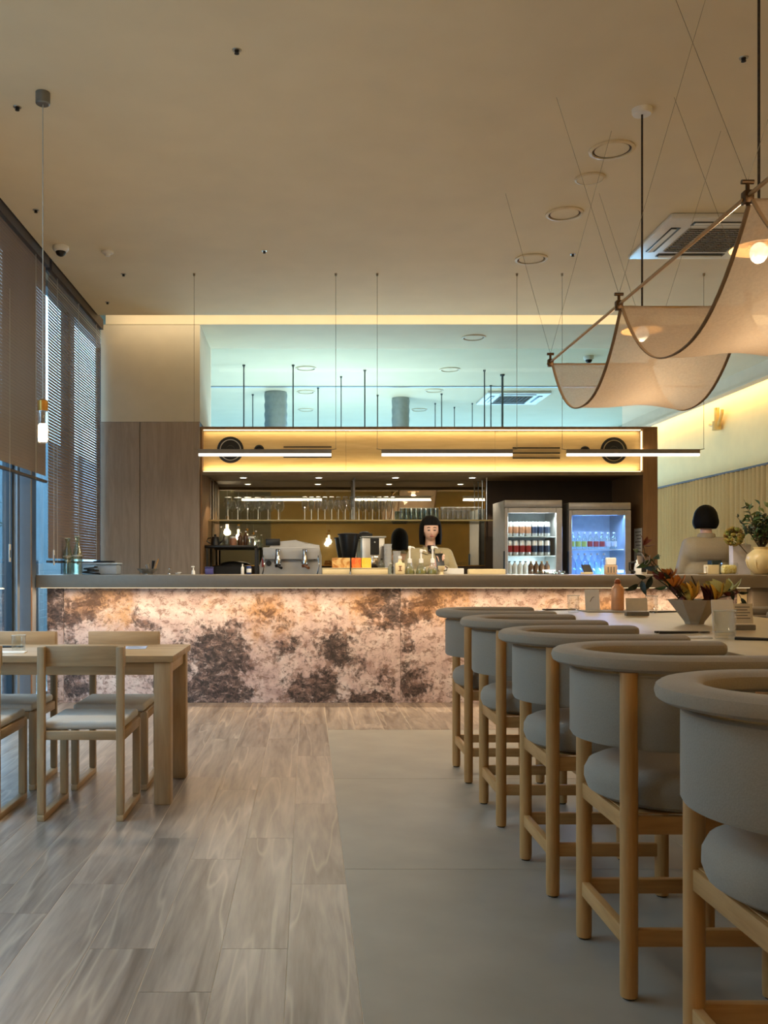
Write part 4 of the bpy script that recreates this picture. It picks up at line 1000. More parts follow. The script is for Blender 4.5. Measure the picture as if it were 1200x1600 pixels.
def blotch(name, c1, c2, c3, sc=16):
    m, nt, b, N, L = nodes_of(name); tc = N.new('ShaderNodeTexCoord'); n = N.new('ShaderNodeTexNoise'); n.inputs['Scale'].default_value = sc; n.inputs['Distortion'].default_value = 1.
    L.new(tc.outputs['Object'], n.inputs['Vector']); r = N.new('ShaderNodeValToRGB'); e = r.color_ramp.elements
    e[0].position = .38; e[0].color = (*lin(c1), 1); e[1].position = .62; e[1].color = (*lin(c3), 1); q = e.new(.5); q.color = (*lin(c2), 1)
    L.new(n.outputs['Fac'], r.inputs[0]); L.new(r.outputs[0], b.inputs['Base Color']); b.inputs['Roughness'].default_value = .6; return m
carton('tea_box', 'tan patterned tea box standing on the cream tray', 519, 548, 888, 872, BD+.1, blotch('tan_print', (214, 180, 118), (196, 140, 70), (150, 96, 44)), dz=.057)
carton('tea_box', 'orange and red tea box standing on the cream tray', 549.5, 564, 888, 872, BD+.1, blotch('orange_print', (232, 96, 40), (238, 140, 60), (222, 70, 34)), dz=.057)
carton('tea_box', 'yellow tea box standing on the cream tray', 565, 580, 888, 872, BD+.1, blotch('yellow_print', (240, 196, 60), (242, 206, 84), (236, 180, 40)), dz=.057)
carton('cream_box', 'long plain cream box on the bar beside the can fridge', 733, 790, 898, 889.5, BD, M['creambox'])
carton('white_box', 'small white lidded box on the bar before the woman', 692, 725, 898, 888.5, BD, M['white'])
def pump_bottle(x, yt, label, fat):
    t = thing('pump_bottle', label, 'bottle', (bx(x), BD+.05, CZ), 0, 'pump bottles on the bar'); h = PZ(yt, BD+.05)-CZ
    MB().lathe([(.001, 0), (.04*fat, 0), (.043*fat, .02), (.034*fat, .055), (.018, .08), (.016, .10), (.001, .10)], 20).obj('flask', M['bottleglass'], t)
    MB().lathe([(.001, .1), (.019, .1), (.019, .135), (.008, .14), (.008, h-.03), (.001, h-.03)], 14).obj('collar', M['white'], t)
    q = MB(); q.rbox(-.012, .012, -.012, .012, h-.03, h, .005); q.tube([(0, 0, h-.012), (.03, -.01, h-.012), (.045, -.014, h-.022)], [.007, .006, .004], 8); q.obj('pump_head', M['white'], t)
    MB().lathe([(.001, .004), (.036*fat, .004), (.039*fat, .02), (.03*fat, .045), (.001, .045)], 18).obj('syrup', mat('syrup_olive', (150, 140, 84), .2), t)
pump_bottle(641, 853, 'clear pump bottle with white head nearest the cream bottle', 1.0)
pump_bottle(659, 858, 'clear pump bottle with white head between two others', 1.1)
pump_bottle(677, 853, 'clear pump bottle with white head nearest the white box', 1.05)
bt = thing('label_bottle', 'square cream bottle with brown emblem among the pump bottles', 'bottle', (bx(625), BD, CZ))
MB().rbox(-.041, .041, -.02, .03, 0, .10, .010, 2).obj('bottle_body', M['creambox'], bt)
MB().lathe([(.001, .099), (.022, .099), (.014, .118), (.013, .135), (.001, .135)], 16, (0, .005, 0)).obj('neck', M['creambox'], bt)
MB().lathe([(.001, .1352), (.017, .1352), (.017, .158), (.001, .16)], 16, (0, .005, 0)).obj('cap', M['white'], bt)
e_ = mat('emblem_brown', (130, 84, 50), .7)
MB().box(-.016, .016, -.0212, -.0202, .028, .036).obj('emblem', e_, bt, False); MB().box(-.006, .006, -.0212, -.0202, .036, .066).obj('emblem', e_, bt, False); MB().box(-.013, .013, -.0212, -.0202, .066, .074).obj('emblem', e_, bt, False)
for (x, h, lb, cp) in ((597, .14, 'small clear bottle with dark cap beside the cream tray', M['black']), (611, .10, 'squat clear bottle by the square cream bottle', M['white'])):
    bottle('small_bottle', lb, (bx(x, BD+.3), BD+.32, CZ), .03, h, M['bottleglass'], cp)
tp = thing('dark_utensil', 'slim black stirring stick standing in a small holder on the tray', 'utensil', (bx(548), BD+.03, CZ))
MB().lathe([(.001, 0), (.010, 0), (.010, .025), (.001, .025)], 12).obj('holder', M['steel'], tp)
MB().cyl((0, 0, .02), (0, 0, .145), .006, .004, 8).obj('stick', M['black'], tp)
t = thing('creamer', 'small cream pitcher with black spout mark beside the white box', 'pitcher', (bx(689), BD-.03, CZ))
MB().lathe([(.001, 0), (.020, 0), (.014, .025), (.030, .05), (.032, .075), (.028, .075), (.001, .055)], 18).obj('pitcher_body', M['creambox'], t)
MB().tube([(.03, 0, .07), (.05, 0, .06), (.045, 0, .035), (.02, 0, .03)], .004, 8).obj('handle', M['black'], t)
# window end
def carafe(x, yt, label):
    D = 7.85; h = PZ(yt, D)-CZ; t = thing('glass_carafe', label, 'carafe', (bx(x, D), D, CZ), 0, 'glass carafes')
    MB().lathe([(.001, 0), (.039, 0), (.041, .01), (.040, h*.5), (.03, h*.68), (.018, h*.8), (.018, h*.9), (.026, h), (.023, h), (.015, h*.9), (.015, h*.8), (.037, h*.5), (.037, .012), (.001, .01)], 22).obj('carafe_wall', M['bottleglass'], t)
    MB().lathe([(.025, h-.003), (.028, h), (.025, h+.003), (.022, h)], 20, cap=False).obj('rim', MATS['rim_glass'], t)
    MB().lathe([(.041, h*.48), (.0415, h*.5), (.041, h*.52), (.040, h*.5)], 20, cap=False).obj('shoulder_band', MATS['rim_glass'], t)
    MB().lathe([(.001, .0), (.041, .0), (.041, .004), (.001, .005)], 20).obj('base', MATS['rim_glass'], t)
carafe(106, 841, 'clear glass carafe at the very end of the bar by the blind'); carafe(121, 838, 'taller clear glass carafe beside the plastic tub')
tb = thing('plastic_tub', 'translucent plastic tub with lid beside the carafes', 'tub', (bx(156, 8.17), 8.17, CZ))
plast = glass('cloudy_plastic', (.70, .76, .80), .5, .3)
MB().rbox(-.165, .165, -.1, .1, 0, .085, .012, 2).obj('tub_body', mat('milky_plastic', (176, 188, 200), .35, alpha=.75), tb)
MB().rbox(-.175, .175, -.108, .108, .0852, .10, .004, 1).obj('lid', mat('milky_lid', (190, 204, 216), .35, alpha=.85), tb)
cbm = thing('black_cable', 'coil of black cable lying before the plastic tub', 'cable', (bx(142, 8.0), 8.0, CZ))
MB().tube([(.075*math.cos(a*.35)*(1-.008*a), .028*math.sin(a*.35), .006+.0016*a) for a in range(40)], .006, 8).obj('coil', M['black'], cbm)
MB().rbox(-.03, .03, -.02, .02, .03, .05, .006).obj('plug', M['black'], cbm)
bt2 = thing('black_baton', 'thin black tray leaning above the plastic tub', 'tray', (bx(163, 8.16), 8.16, CZ+.1005))
MB().rbox(-.08, .08, -.06, .06, 0, .012, .004).obj('tray_plate', M['black'], bt2); MB().rbox(-.085, .085, -.065, .065, .012, .016, .002, 1).obj('tray_rim', M['black'], bt2)
mb = thing('metal_bowl', 'crumpled clear bowl of utensils on the bar before the wood panels', 'bowl', (bx(231, 8.15), 8.15, CZ))
MB().lathe([(.03, 0), (.05, .01), (.10, .05), (.098, .05), (.047, .013), (.03, .004)], 14, cap=False).obj('bowl_wall', glass('bowl_glass', (.75, .78, .8), .5), mb)
MB().lathe([(.001, 0), (.04, 0), (.04, .008), (.001, .008)], 14).obj('bowl_base', M['steel'], mb)
ut = thing('utensil_bundle', 'black and wooden utensils standing in the clear bowl', 'utensils', (bx(239, 8.15), 8.15, CZ+.0085))
MB().tube([(-.01, 0, 0), (.005, 0, .11)], [.006, .014], 8).obj('black_spatula', M['black'], ut); MB().tube([(.0, .01, 0), (.045, .01, .125)], [.005, .007], 8).obj('pale_stick', M['ash'], ut); MB().tube([(-.02, .01, 0), (-.05, .01, .08)], [.008, .02], 8).obj('whisk', M['steel'], ut)
tp_ = thing('tap', 'small chrome tap with side spout on the bar', 'tap', (bx(264, 8.3), 8.3, CZ))
MB().tube([(0, 0, 0), (0, 0, .045), (.012, 0, .055), (.02, 0, .045)], .007, 8).obj('spout', M['chrome'], tp_); MB().lathe([(.001, 0), (.014, 0), (.012, .008), (.001, .008)], 12).obj('tap_base', M['chrome'], tp_)
dp_ = thing('soap_pump', 'little white soap pump near the black rack', 'bottle', (bx(302, 8.3), 8.3, CZ))
MB().lathe([(.001, 0), (.018, 0), (.014, .03), (.006, .04), (.006, .06), (.001, .06)], 14).obj('pump_body', M['white'], dp_); MB().rbox(-.018, .012, -.007, .007, .06, .072, .003, 1).obj('pump_head', M['white'], dp_)
dc = thing('white_dish', 'tiny white dish lying beside the chrome tap', 'dish', (bx(278, 8.3), 8.3, CZ))
MB().lathe([(.001, 0), (.018, 0), (.028, .014), (.026, .014), (.001, .004)], 18).obj('dish_body', M['white'], dc); MB().rbox(-.006, .03, -.004, .004, .014, .02, .002, 1).obj('dish_spoon', M['white'], dc)
jc = thing('blue_canister', 'small dark blue canister on the bar under the black rack', 'canister', (bx(327, 8.3), 8.3, CZ))
MB().rbox(-.036, .036, -.03, .03, 0, .055, .006, 2).obj('canister_body', mat('indigo', (70, 66, 124), .4), jc); MB().rbox(-.038, .038, -.032, .032, .0552, .066, .003, 1).obj('lid', mat('indigo_lid', (56, 54, 104), .4), jc)
bottle('white_bottle', 'slim white bottle on the bar before the black rack', (bx(379, 8.3), 8.3, CZ), .014, .09, M['white'], M['white'])
jl = can('dark blue can with white stripes on the bar before the black rack', .022, .075, mat('can_blue', (40, 60, 110), .4), M['white'], 'odd cans', (bx(389, 8.3), 8.3, CZ))
# fridge end and cash desk
tray = thing('ashtray_dishes', 'row of small glass dishes in a dark tray before the can fridge', 'tray', (bx(861, 8.25), 8.25, CZ))
MB().rbox(-.14, .14, -.05, .05, 0, .008, .003, 1).obj('tray_plate', M['black'], tray)
for k in range(4): MB().lathe([(.001, .0085), (.02, .0085), (.026, .03), (.023, .03), (.001, .012)], 14, (-.1+k*.066, 0, 0)).obj('dish', M['bottleglass'], tray)
cr_ = thing('card_stand', 'tilted black card stand with pale card on the bar by the fridges', 'stand', (bx(917, 8.25), 8.25, CZ), .3)
MB().rbox(-.045, .045, -.03, .03, 0, .02, .003).obj('stand_foot', M['creambox'], cr_)
b = MB(); b.rbox(-.045, .045, -.004, .004, -.04, .04, .003, 1); o = b.obj('card_holder', M['black'], cr_); o.location = (0, .0, .052); o.rotation_euler = (R(-35), 0, 0)
nh = thing('napkin_holder', 'beige napkin holder full of paper before the blue fridge', 'holder', (bx(954, 8.2), 8.2, CZ))
MB().rbox(-.05, .05, -.03, .03, 0, .08, .004).obj('holder_box', mat('beige_plastic', (190, 160, 128), .6), nh); MB().rbox(-.04, .045, -.02, .02, .0802, .145, .006, 1).obj('paper_stack', M['paper'], nh)
for k in range(3): MB().box(-.035+k*.025, -.025+k*.025, -.0312, -.0302, .015, .065).obj('slot', M['ink'], nh, False)
kb = thing('small_kit', 'black and white kettle-shaped jug on the bar beside the napkins', 'jug', (bx(1001, 8.2), 8.2, CZ))
MB().lathe([(.001, 0), (.05, 0), (.055, .05), (.045, .11), (.03, .13), (.001, .135)], 20).obj('jug_body', M['white'], kb); MB().tube([(-.045, -.01, .11), (-.10, -.01, .10), (-.10, -.01, .04), (-.05, -.01, .02)], .009, 8).obj('handle', M['black'], kb); MB().rbox(-.012, .03, -.06, -.05, .02, .12, .004).obj('band', M['black'], kb)
ds = thing('counter_dish', 'flat white dish with a small bell-shaped holder on the cash desk', 'dish', (bx(1097, 8.2), 8.2, CZ))
MB().lathe([(.001, 0), (.03, 0), (.05, .012), (.048, .012), (.001, .004)], 20).obj('dish_body', M['creambox'], ds); MB().lathe([(.001, .004), (.012, .004), (.006, .04), (.016, .065), (.001, .068)], 14, (.03, .0, .002)).obj('holder', M['white'], ds)
carton('tissue_box', 'pale box on the cash desk before the person in taupe', 1106, 1124, 899, 883, 8.25, M['creambox'])
carton('green_box', 'dark green lidded box behind the pale box', 1112, 1128, 899, 876, 8.42, mat('dark_green', (34, 48, 40), .5))
ac = thing('acrylic_box', 'clear acrylic box of yellow sweets on the cash desk', 'box', (bx(1138, 8.15), 8.15, CZ))
MB().rbox(-.068, .068, -.045, .045, 0, .10, .008, 2).obj('acrylic_shell', M['glass'], ac)
tag(MB().rbox(-.055, .062, -.038, .038, .004, .082, .02, 3).obj('sweets', blotch('lemon', (226, 204, 110), (236, 226, 170), (206, 180, 90), 40), ac), kind='stuff')
pg = thing('paper_bag', 'white paper bag with grey swirl standing on the cash desk', 'bag', (bx(1156, 8.32), 8.32, CZ))
MB().prism([(-.075, 0), (.075, 0), (.078, .26), (.03, .27), (-.02, .262), (-.078, .272)], -.04, .04).obj('bag_body', mat('bag_paper', (214, 208, 212), .8, var=.12, scale=10), pg, False)
MB().tube([(-.03, -.04, .25), (-.025, -.045, .31), (.025, -.045, .31), (.03, -.04, .25)], .003, 6).obj('bag_handle', M['paper'], pg)
# ================================================================== PLANTS
def leaf_mesh(name, m, wd=.36, curl=.18, n=6):
    b = MB(); g = []
    for i in range(n+1):
        u = i/n; w_ = wd*.5*math.sin(math.pi*(u**.8))**.9 if 0 < i < n else .004
        z = curl*(math.sin(math.pi*u)*.6-u*u*.6)
        g.append([(u, -w_, z+w_*.25), (u, 0, z), (u, w_, z+w_*.25)])
    b.sheet(g); return b.mesh(name, m)
LM = {k: leaf_mesh('leaf', M[k]) for k in ('leaf', 'leaf2', 'leafd')}
def petal(c, nm, wd=.6, curl=-.25, var=.15): return leaf_mesh('petal', mat(nm, c, .6, var=var, scale=30), wd, curl)
PM = dict(yellow=petal((222, 178, 70), 'petal_yellow'), orange=petal((190, 120, 50), 'petal_orange'), wine=petal((104, 34, 34), 'petal_wine', .5),
          white=petal((228, 214, 206), 'petal_white', .8), green=petal((186, 188, 130), 'petal_green', .55), redleaf=petal((112, 44, 36), 'leaf_red', .4, .1))
def put(me, nm, parent, base, d, L_, roll=0.):
    d = Vector(d).normalized(); q = Vector((1, 0, 0)).rotation_difference(d); q = q @ Quaternion((1, 0, 0), roll)
    o = bpy.data.objects.new(nm, me); C.objects.link(o); o.parent = parent; o.location = base; o.rotation_mode = 'QUATERNION'; o.rotation_quaternion = q; o.scale = (L_, L_, L_); return o
rr = random.Random(11)
# vase of greenery on the cash desk
VD = 8.1; vs_ = FPX/VD
vz = thing('flower_vase', 'round cream vase standing on the cash desk', 'vase', (PX(1190, VD), VD, CZ))
MB().lathe([(.001, 0), (.055, 0), (.07, .01), (.115, .07), (.128, .12), (.115, .17), (.075, .205), (.06, .215), (.068, .235), (.06, .235), (.05, .21), (.001, .18)], 30).obj('vase_body', mat('cream_glaze', (226, 204, 150), .35), vz)
for k in range(8):
    a = k*math.pi/4; MB().tube([((.128*math.sin(math.pi*(.2+.6*u)))*math.cos(a)*1.0, (.128*math.sin(math.pi*(.2+.6*u)))*math.sin(a), .03+.16*u) for u in [i/8 for i in range(9)]], .004, 6).obj('rib', MATS['cream_glaze'], vz)
bq = thing('greenery_bouquet', 'loose bouquet of leafy green twigs in the cream vase', 'plant', (PX(1190, VD), VD, CZ+.2))
for k in range(26):
    a = rr.uniform(0, 6.28); le = rr.uniform(.25, .5); tilt = rr.uniform(.1, .75)
    if k == 0: a, le, tilt = 0., .62, .25
    tip = Vector((math.cos(a)*math.sin(tilt)*le, math.sin(a)*math.sin(tilt)*le*.7, math.cos(tilt)*le)); mid = tip*.5+Vector((0, 0, .03))
    MB().tube([(0, 0, -.0), mid, tip], [.004, .003, .0015], 5).obj('twig', M['stem'], bq)
    for j in range(9):
        u = .3+.08*j; p = (mid*(1-abs(2*u-1)) + tip*max(0, 2*u-1)) if u > .5 else mid*(2*u)
        d = Vector((rr.gauss(0,1), rr.gauss(0,1), rr.gauss(.3,.7)))
        put(LM[rr.choice(('leaf', 'leaf', 'leaf2', 'leafd'))], 'leaf', bq, p, d, rr.uniform(.05, .085), rr.uniform(0, 3))
hy = thing('dried_bloom', 'round brown-green dried bloom leaning beside the paper bag', 'flower', (PX(1147, 8.22), 8.22, CZ))
MB().tube([(.09, -.05, .18), (.04, -.03, .25), (.0, 0, .28)], .004, 6).obj('stem', M['stem'], hy)
b = MB()
for k in range(90):
    d = Vector((rr.gauss(0,1), rr.gauss(0,1), rr.gauss(0,1))).normalized(); c = Vector((0, 0, .33))+Vector((d.x*.075, d.y*.06, d.z*.075)); b.ell(c, .018, .018, .014, 6, 4)
b.obj('bloom_head', blotch('dried_flower', (120, 84, 40), (146, 126, 50), (104, 112, 50), 12), hy)
# flower bowl on the long table
FB = ON(1085, 975, TZ); fs_ = FPX/FB.y
bo = thing('flower_bowl', 'wide taupe bowl with pointed rim on the long table', 'bowl', tuple(FB+Vector((0, 0, .0005))), .3)
MB().lathe([(.001, 0), (.042, 0), (.046, .012), (.085, .065), (.122, .115), (.116, .115), (.08, .068), (.04, .02), (.001, .018)], 7).obj('bowl_wall', mat('taupe_ceramic', (168, 156, 136), .5), bo, False)
MB().lathe([(.001, .07), (.078, .07), (.07, .09), (.001, .095)], 14).obj('flower_foam', M['leafd'], bo)
fa = thing('flower_arrangement', 'trailing arrangement of yellow and burgundy flowers in the taupe bowl', 'flowers', tuple(FB))
def F(x, y, dy=0.): return Vector(((x-1085)/fs_, dy, (975-y)/fs_))
def branch(pts, r=.0035, leaves=8, kind=('leaf', 'leafd'), L_=.055, nm='stem'):
    P_ = [F(*p) for p in pts]; MB().tube(P_, [r*(1-.6*i/(len(P_)-1)) for i in range(len(P_))], 6).obj(nm, M['stem'], fa)
    for j in range(leaves):
        u = (j+.7)/leaves*(len(P_)-1); i = min(int(u), len(P_)-2); p = P_[i].lerp(P_[i+1], u-i); d = (P_[i+1]-P_[i]).normalized()
        put(LM[rr.choice(kind)], 'leaf', fa, p, d*.4+Vector((rr.gauss(0,.6), rr.gauss(0,.5), rr.gauss(-.3,.6))), L_*rr.uniform(.8, 1.3), rr.uniform(0, 3))
branch([(1075, 945), (1055, 918, -.02), (1030, 893, -.03), (1008, 866, -.02), (990, 858, 0)], .004, 10, L_=.07)
branch([(1070, 945), (1045, 915, .03), (1025, 900, .04), (1010, 905, .04), (1000, 915, .04)], .003, 7, ('leafd', 'leaf'), .06)
branch([(1070, 940), (1040, 905, .0), (1022, 885, .02), (1028, 870, .03), (1036, 868, .03)], .003, 4, ('leaf',), .06)
branch([(1065, 940), (1030, 895, .02), (1012, 868, .03), (1008, 850, .03)], .003, 0)
for d in ((-.2, 0, 1), (.8, .2, .5), (1, -.3, .1), (.6, .4, .8)): put(PM['redleaf'], 'leaf', fa, F(1008, 852, .03), d, .06, rr.uniform(0, 3))
for d in ((-.4, -.3, .6), (.6, -.4, .7), (0, -.6, 1), (.2, .3, .9)): put(PM['white'], 'petal', fa, F(1003, 882, -.01), d, .055, rr.uniform(-.6, .6))
branch([(1095, 940), (1120, 915, -.03), (1150, 925, -.02), (1160, 945, -.02)], .003, 7, ('leafd',), .055)
branch([(1080, 945), (1090, 915, .02), (1083, 900, .02)], .006, 0)
def flower(x, y, dy, pm, n, L_, up=.8, core=None, spread=.6):
    c = F(x, y, dy); MB().tube([F(1085, 950), c.lerp(F(1085, 950), .4)+Vector((0, 0, .01)), c], .0028, 5).obj('stem', M['stem'], fa)
    for k in range(n):
        a = k*2*math.pi/n; put(PM[pm], 'petal', fa, c, (math.cos(a)*spread, math.sin(a)*spread, up), L_, math.pi/2*0)
    if core: MB().ell(c+Vector((0, 0, .012)), .012, .012, .016, 10, 6).obj('flower_core', mat('core_'+core, {'wine': (96, 30, 30), 'ochre': (150, 96, 40)}[core], .6), fa)
flower(1052, 916, -.02, 'orange', 7, .075, .5, 'wine'); flower(1073, 938, -.05, 'yellow', 6, .10, .9, None, .5); flower(1035, 905, .0, 'wine', 6, .065, .5, 'ochre', .9)
flower(1110, 938, -.05, 'yellow', 6, .095, .9, 'ochre', .6); flower(1096, 946, -.07, 'wine', 6, .10, 1.4, 'wine', .35)
flower(1127, 925, -.04, 'green', 7, .10, .5, 'ochre', .8); flower(1062, 928, .02, 'wine', 6, .07, .7, 'wine'); flower(1045, 903, -.01, 'orange', 6, .06, .6, 'ochre'); flower(1083, 930, .03, 'green', 5, .07, .6, None, .9)
flower(1120, 940, .02, 'wine', 5, .05, .6, 'wine'); flower(1140, 930, -.02, 'wine', 5, .05, .4, None, .9)
for (x, y) in ((1110, 958), (1063, 938)): MB().ell(F(x, y, -.11 if y > 950 else -.03), .017, .017, .02, 14, 8).obj('berry', mat('berry', (92, 34, 28), .4), fa)
# ================================================================== THINGS ON THE LONG TABLE
TZ_ = TZ+.0005
tumbler('water_glass', 'clear tumbler standing before the white card and flower bowl', tuple(ON(1133, 998, TZ_)), .041, .105)
tumbler('water_glass', 'clear tumbler near the bar end of the long table', tuple(ON(896, 957, TZ_)), .036, .10)
tumbler('water_glass', 'clear tumbler behind the block with the blank card', tuple(ON(1018, 958, TZ_)), .036, .10)
def table_card(x, yb, w_, h, label, block=None, text=0, tilt=0.):
    p = ON(x, yb, TZ_); t = thing('table_card', label, 'card', tuple(p))
    zb = 0
    if block: MB().rbox(-w_*.52, w_*.52, -.02, .02, 0, .022, .002, 1).obj('card_block', mat('grey_block', (118, 110, 96), .7), t); zb = .0222
    else: MB().rbox(-w_*.4, w_*.4, -.012, .03, 0, .004, .001, 1).obj('card_foot', M['paper'], t)
    o = MB().rbox(-w_/2, w_/2, -.0015, .0015, 0, h, .0006, 1).obj('card_sheet', M['paper'] if not block else mat('ivory_card', (206, 194, 170), .9), t, False); o.location = (0, 0, zb+.0042); o.rotation_euler = (R(-8), 0, tilt)
    for k in range(text): MB().box(-w_*.36, w_*(.36-.12*(k % 2)), -.0022, -.0016, h*.8-k*h*.14, h*.8-k*h*.14+.004).obj('text_line', M['ink'], o, False)
    return t
table_card(1131, 988, .09, .13, 'upright blank white card behind the tumbler by the flowers')
table_card(1161, 984, .088, .085, 'ivory card with printed lines in a grey block', True, 5)
table_card(995, 962, .118, .07, 'blank ivory card in a grey block beside the copper bottle', True)
table_card(926, 954, .088, .125, 'upright white card with a small printed mark near the bar', False, 0)
o = [c for c in bpy.data.objects if c.name.startswith('card_sheet')][-1]
MB().tube([(-.015, -.002, .05), (0, -.002, .075), (.012, -.002, .08)], .002, 5).obj('printed_mark', M['ink'], o)
gb = thing('copper_bottle', 'tall copper bottle with round stopper on the long table', 'bottle', tuple(ON(965, 955, TZ_)+Vector((0, 0, .006))))
MB().lathe([(.001, 0), (.034, 0), (.037, .006), (.037, .128), (.030, .142), (.020, .150), (.020, .158), (.001, .158)], 24).obj('bottle_body', mat('copper_satin', (228, 168, 122), .4, .25), gb)
MB().lathe([(.001, .1582), (.016, .1582), (.019, .172), (.012, .186), (.001, .19)], 18).obj('stopper', mat('copper_dark', (150, 86, 56), .35, .6), gb)
pm_ = thing('placemat', 'thin grey placemat under the copper bottle', 'placemat', tuple(ON(952, 955.5, TZ_)))
MB().rbox(-.16, .16, -.11, .11, 0, .005, .001, 1).obj('mat_sheet', mat('mat_grey', (150, 146, 140), .8), pm_, False); MB().rbox(-.155, .155, -.105, .105, .005, .0055, .0001, 1).obj('mat_top', mat('mat_pale', (186, 178, 166), .8), pm_, False)
cutlery('black spoon and chopsticks at the bar end of the long table', tuple(ON(876, 953.5, TZ_)), .2, .2)
cutlery('black spoon and chopsticks before the flower bowl', tuple(ON(1068, 990, TZ_)), .05, .2)
cutlery('black spoon and chopsticks on the table past the tumbler', tuple(ON(1195, 1001, TZ_)), -.5, .2)
cutlery('black cutlery behind the block with the blank card', tuple(ON(1045, 957, TZ_)), .3, .2)
np_ = thing('napkin', 'white folded napkin before the flower bowl', 'napkin', tuple(ON(1085, 997, TZ_)))
MB().rbox(-.055, .055, -.035, .035, 0, .003, .001, 1).obj('lower_fold', M['paper'], np_, False); MB().rbox(-.052, .055, -.032, .035, .003, .005, .001, 1).obj('top_fold', M['paper'], np_, False)

# ================================================================== PEOPLE
def capsule(b, p0, p1, r0, r1, n=14):
    p0, p1 = Vector(p0), Vector(p1); d = (p1-p0); L_ = d.length; d.normalize(); pts = []; rs = []
    for k in range(5): a = math.pi/2*k/5; pts.append(p0-d*r0*math.cos(a)); rs.append(max(.001, r0*math.sin(a)))
    pts.append(p0); rs.append(r0); pts.append(p1); rs.append(r1)
    for k in range(1, 6): a = math.pi/2*(1-k/5); pts.append(p1+d*r1*math.cos(a)); rs.append(max(.001, r1*math.sin(a)))
    b.tube(pts, rs, n)
def remesh(b, name, m, parent, vox, it=4):
    o = b.obj(name, m, parent, True); o.parent = None
    md = o.modifiers.new('r', 'REMESH'); md.mode = 'VOXEL'; md.voxel_size = vox; md.use_smooth_shade = True
    sm = o.modifiers.new('s', 'SMOOTH'); sm.iterations = it; sm.factor = .5
    bpy.context.view_layer.update(); dg = bpy.context.evaluated_depsgraph_get()
    me = bpy.data.meshes.new_from_object(o.evaluated_get(dg)); o.modifiers.clear(); o.data = me; o.parent = parent
    me.polygons.foreach_set('use_smooth', [True]*len(me.polygons)); return o
def head(b, hc, rx=.070, ry=.088, rz=.112, pitch=0.):
    """head with brow, nose, cheeks and chin, facing -Y"""
    def fn(p, d):
        f = max(0, -d.y)
        if d.z < -.1: k = 1+.30*(d.z+.1); p = Vector((p.x*(1+.34*(d.z+.1)), p.y*(1-.06*abs(d.z)), p.z))
        p.y -= .0
        for (ex_, s) in ((-.36, 1), (.36, 1)):      # eye sockets
            g = math.exp(-(((d.x-ex_)/.2)**2+((d.z-.05)/.13)**2))*f; p.y += .007*g
        g = math.exp(-((d.x/.11)**2+((d.z+.22)/.17)**2))*f; p.y -= .014*g      # nose
        g = math.exp(-((d.x/.10)**2+((d.z-.0)/.2)**2))*f; p.y -= .006*g
        g = math.exp(-((d.x/.26)**2+((d.z+.52)/.09)**2))*f; p.y -= .006*g      # lips
        g = math.exp(-((d.x/.3)**2+((d.z+.85)/.16)**2))*f; p.y -= .010*g       # chin
        return Matrix.Rotation(pitch, 3, 'X') @ p
    b.ell(hc, rx, ry, rz, 40, 28, fn)
    for s in (-1, 1): b.ell((hc[0]+s*rx*.98, hc[1]+.008, hc[2]-.01), .010, .018, .030, 10, 8)
def hand(b, wrist, fwd, up, side, curl=.5, s=1.):
    """palm, four unequal bent fingers and a thumb from the palm's side"""
    wv, f, u = Vector(wrist), Vector(fwd).normalized(), Vector(up).normalized(); l = f.cross(u).normalized()*side
    for k in range(4): capsule(b, wv+l*(-.024+.016*k), wv+f*.075*s+l*(-.027+.018*k), .013, .0115, 10)
    for k, ln in enumerate((.062, .074, .070, .054)):
        p = wv+f*.080*s+l*(-.028+.0187*k); d = f
        for j, q in enumerate((.45, .32, .23)):
            d = (d*math.cos(curl*(.6+.4*j))-u*math.sin(curl*(.6+.4*j))).normalized(); p2 = p+d*ln*q; capsule(b, p, p2, .0088-.0008*j, .0082-.0008*j, 8); p = p2
    p = wv+f*.02-l*.026; d = (f*.55-l*.75-u*.2).normalized()
    p2 = p+d*.036; capsule(b, p, p2, .012, .010, 8); d2 = (f*.85-l*.2-u*.3).normalized(); capsule(b, p2, p2+d2*.034, .0098, .0085, 8)
def hair(b, hc, hem, fringe, rx, ry, rz, open_deg, tail=0.):
    """bob of hair: crown cap, side and rear curtain, fringe over the brow"""
    n = 64; g = []
    for i in range(n+1):
        a = -math.pi/2+math.pi*2*i/n; off = abs((a+math.pi/2+math.pi) % (2*math.pi)-math.pi)      # 0 at the face
        row = []; face = off < R(open_deg)
        zend = fringe if face else hem
        m_ = 12
        wob = 1+.012*math.sin(i*2.9)+.01*math.sin(i*5.3)
        for j in range(m_+1):
            u = j/m_
            if u <= .55 or face:
                uu = u/.55 if not face else u
                zz_ = rz*math.cos(uu*math.pi/2*.98) if not face else rz-(rz-fringe)*(u**1.5)
                if face: r_ = math.sqrt(max(0.0004, 1-(max(-.2*rz, zz_)/rz)**2))
                else: r_ = math.sin(uu*math.pi/2*.98)
                z = zz_
            else:
                v = (u-.55)/.45; z = rz*math.cos(math.pi/2*.98)*(1-v)+hem*v; r_ = 1+tail*.6*math.sin(v*math.pi*.6)-tail*v*v
            row.append((hc[0]+rx*r_*wob*math.cos(a), hc[1]+ry*r_*wob*math.sin(a)+.008, hc[2]+z))
        g.append(row)
    b.sheet(g)
def hair_obj(b, t, th=.012):
    o = b.obj('hair', M['hair'], t); md = o.modifiers.new('thick', 'SOLIDIFY'); md.thickness = th; md.offset = -1; return o
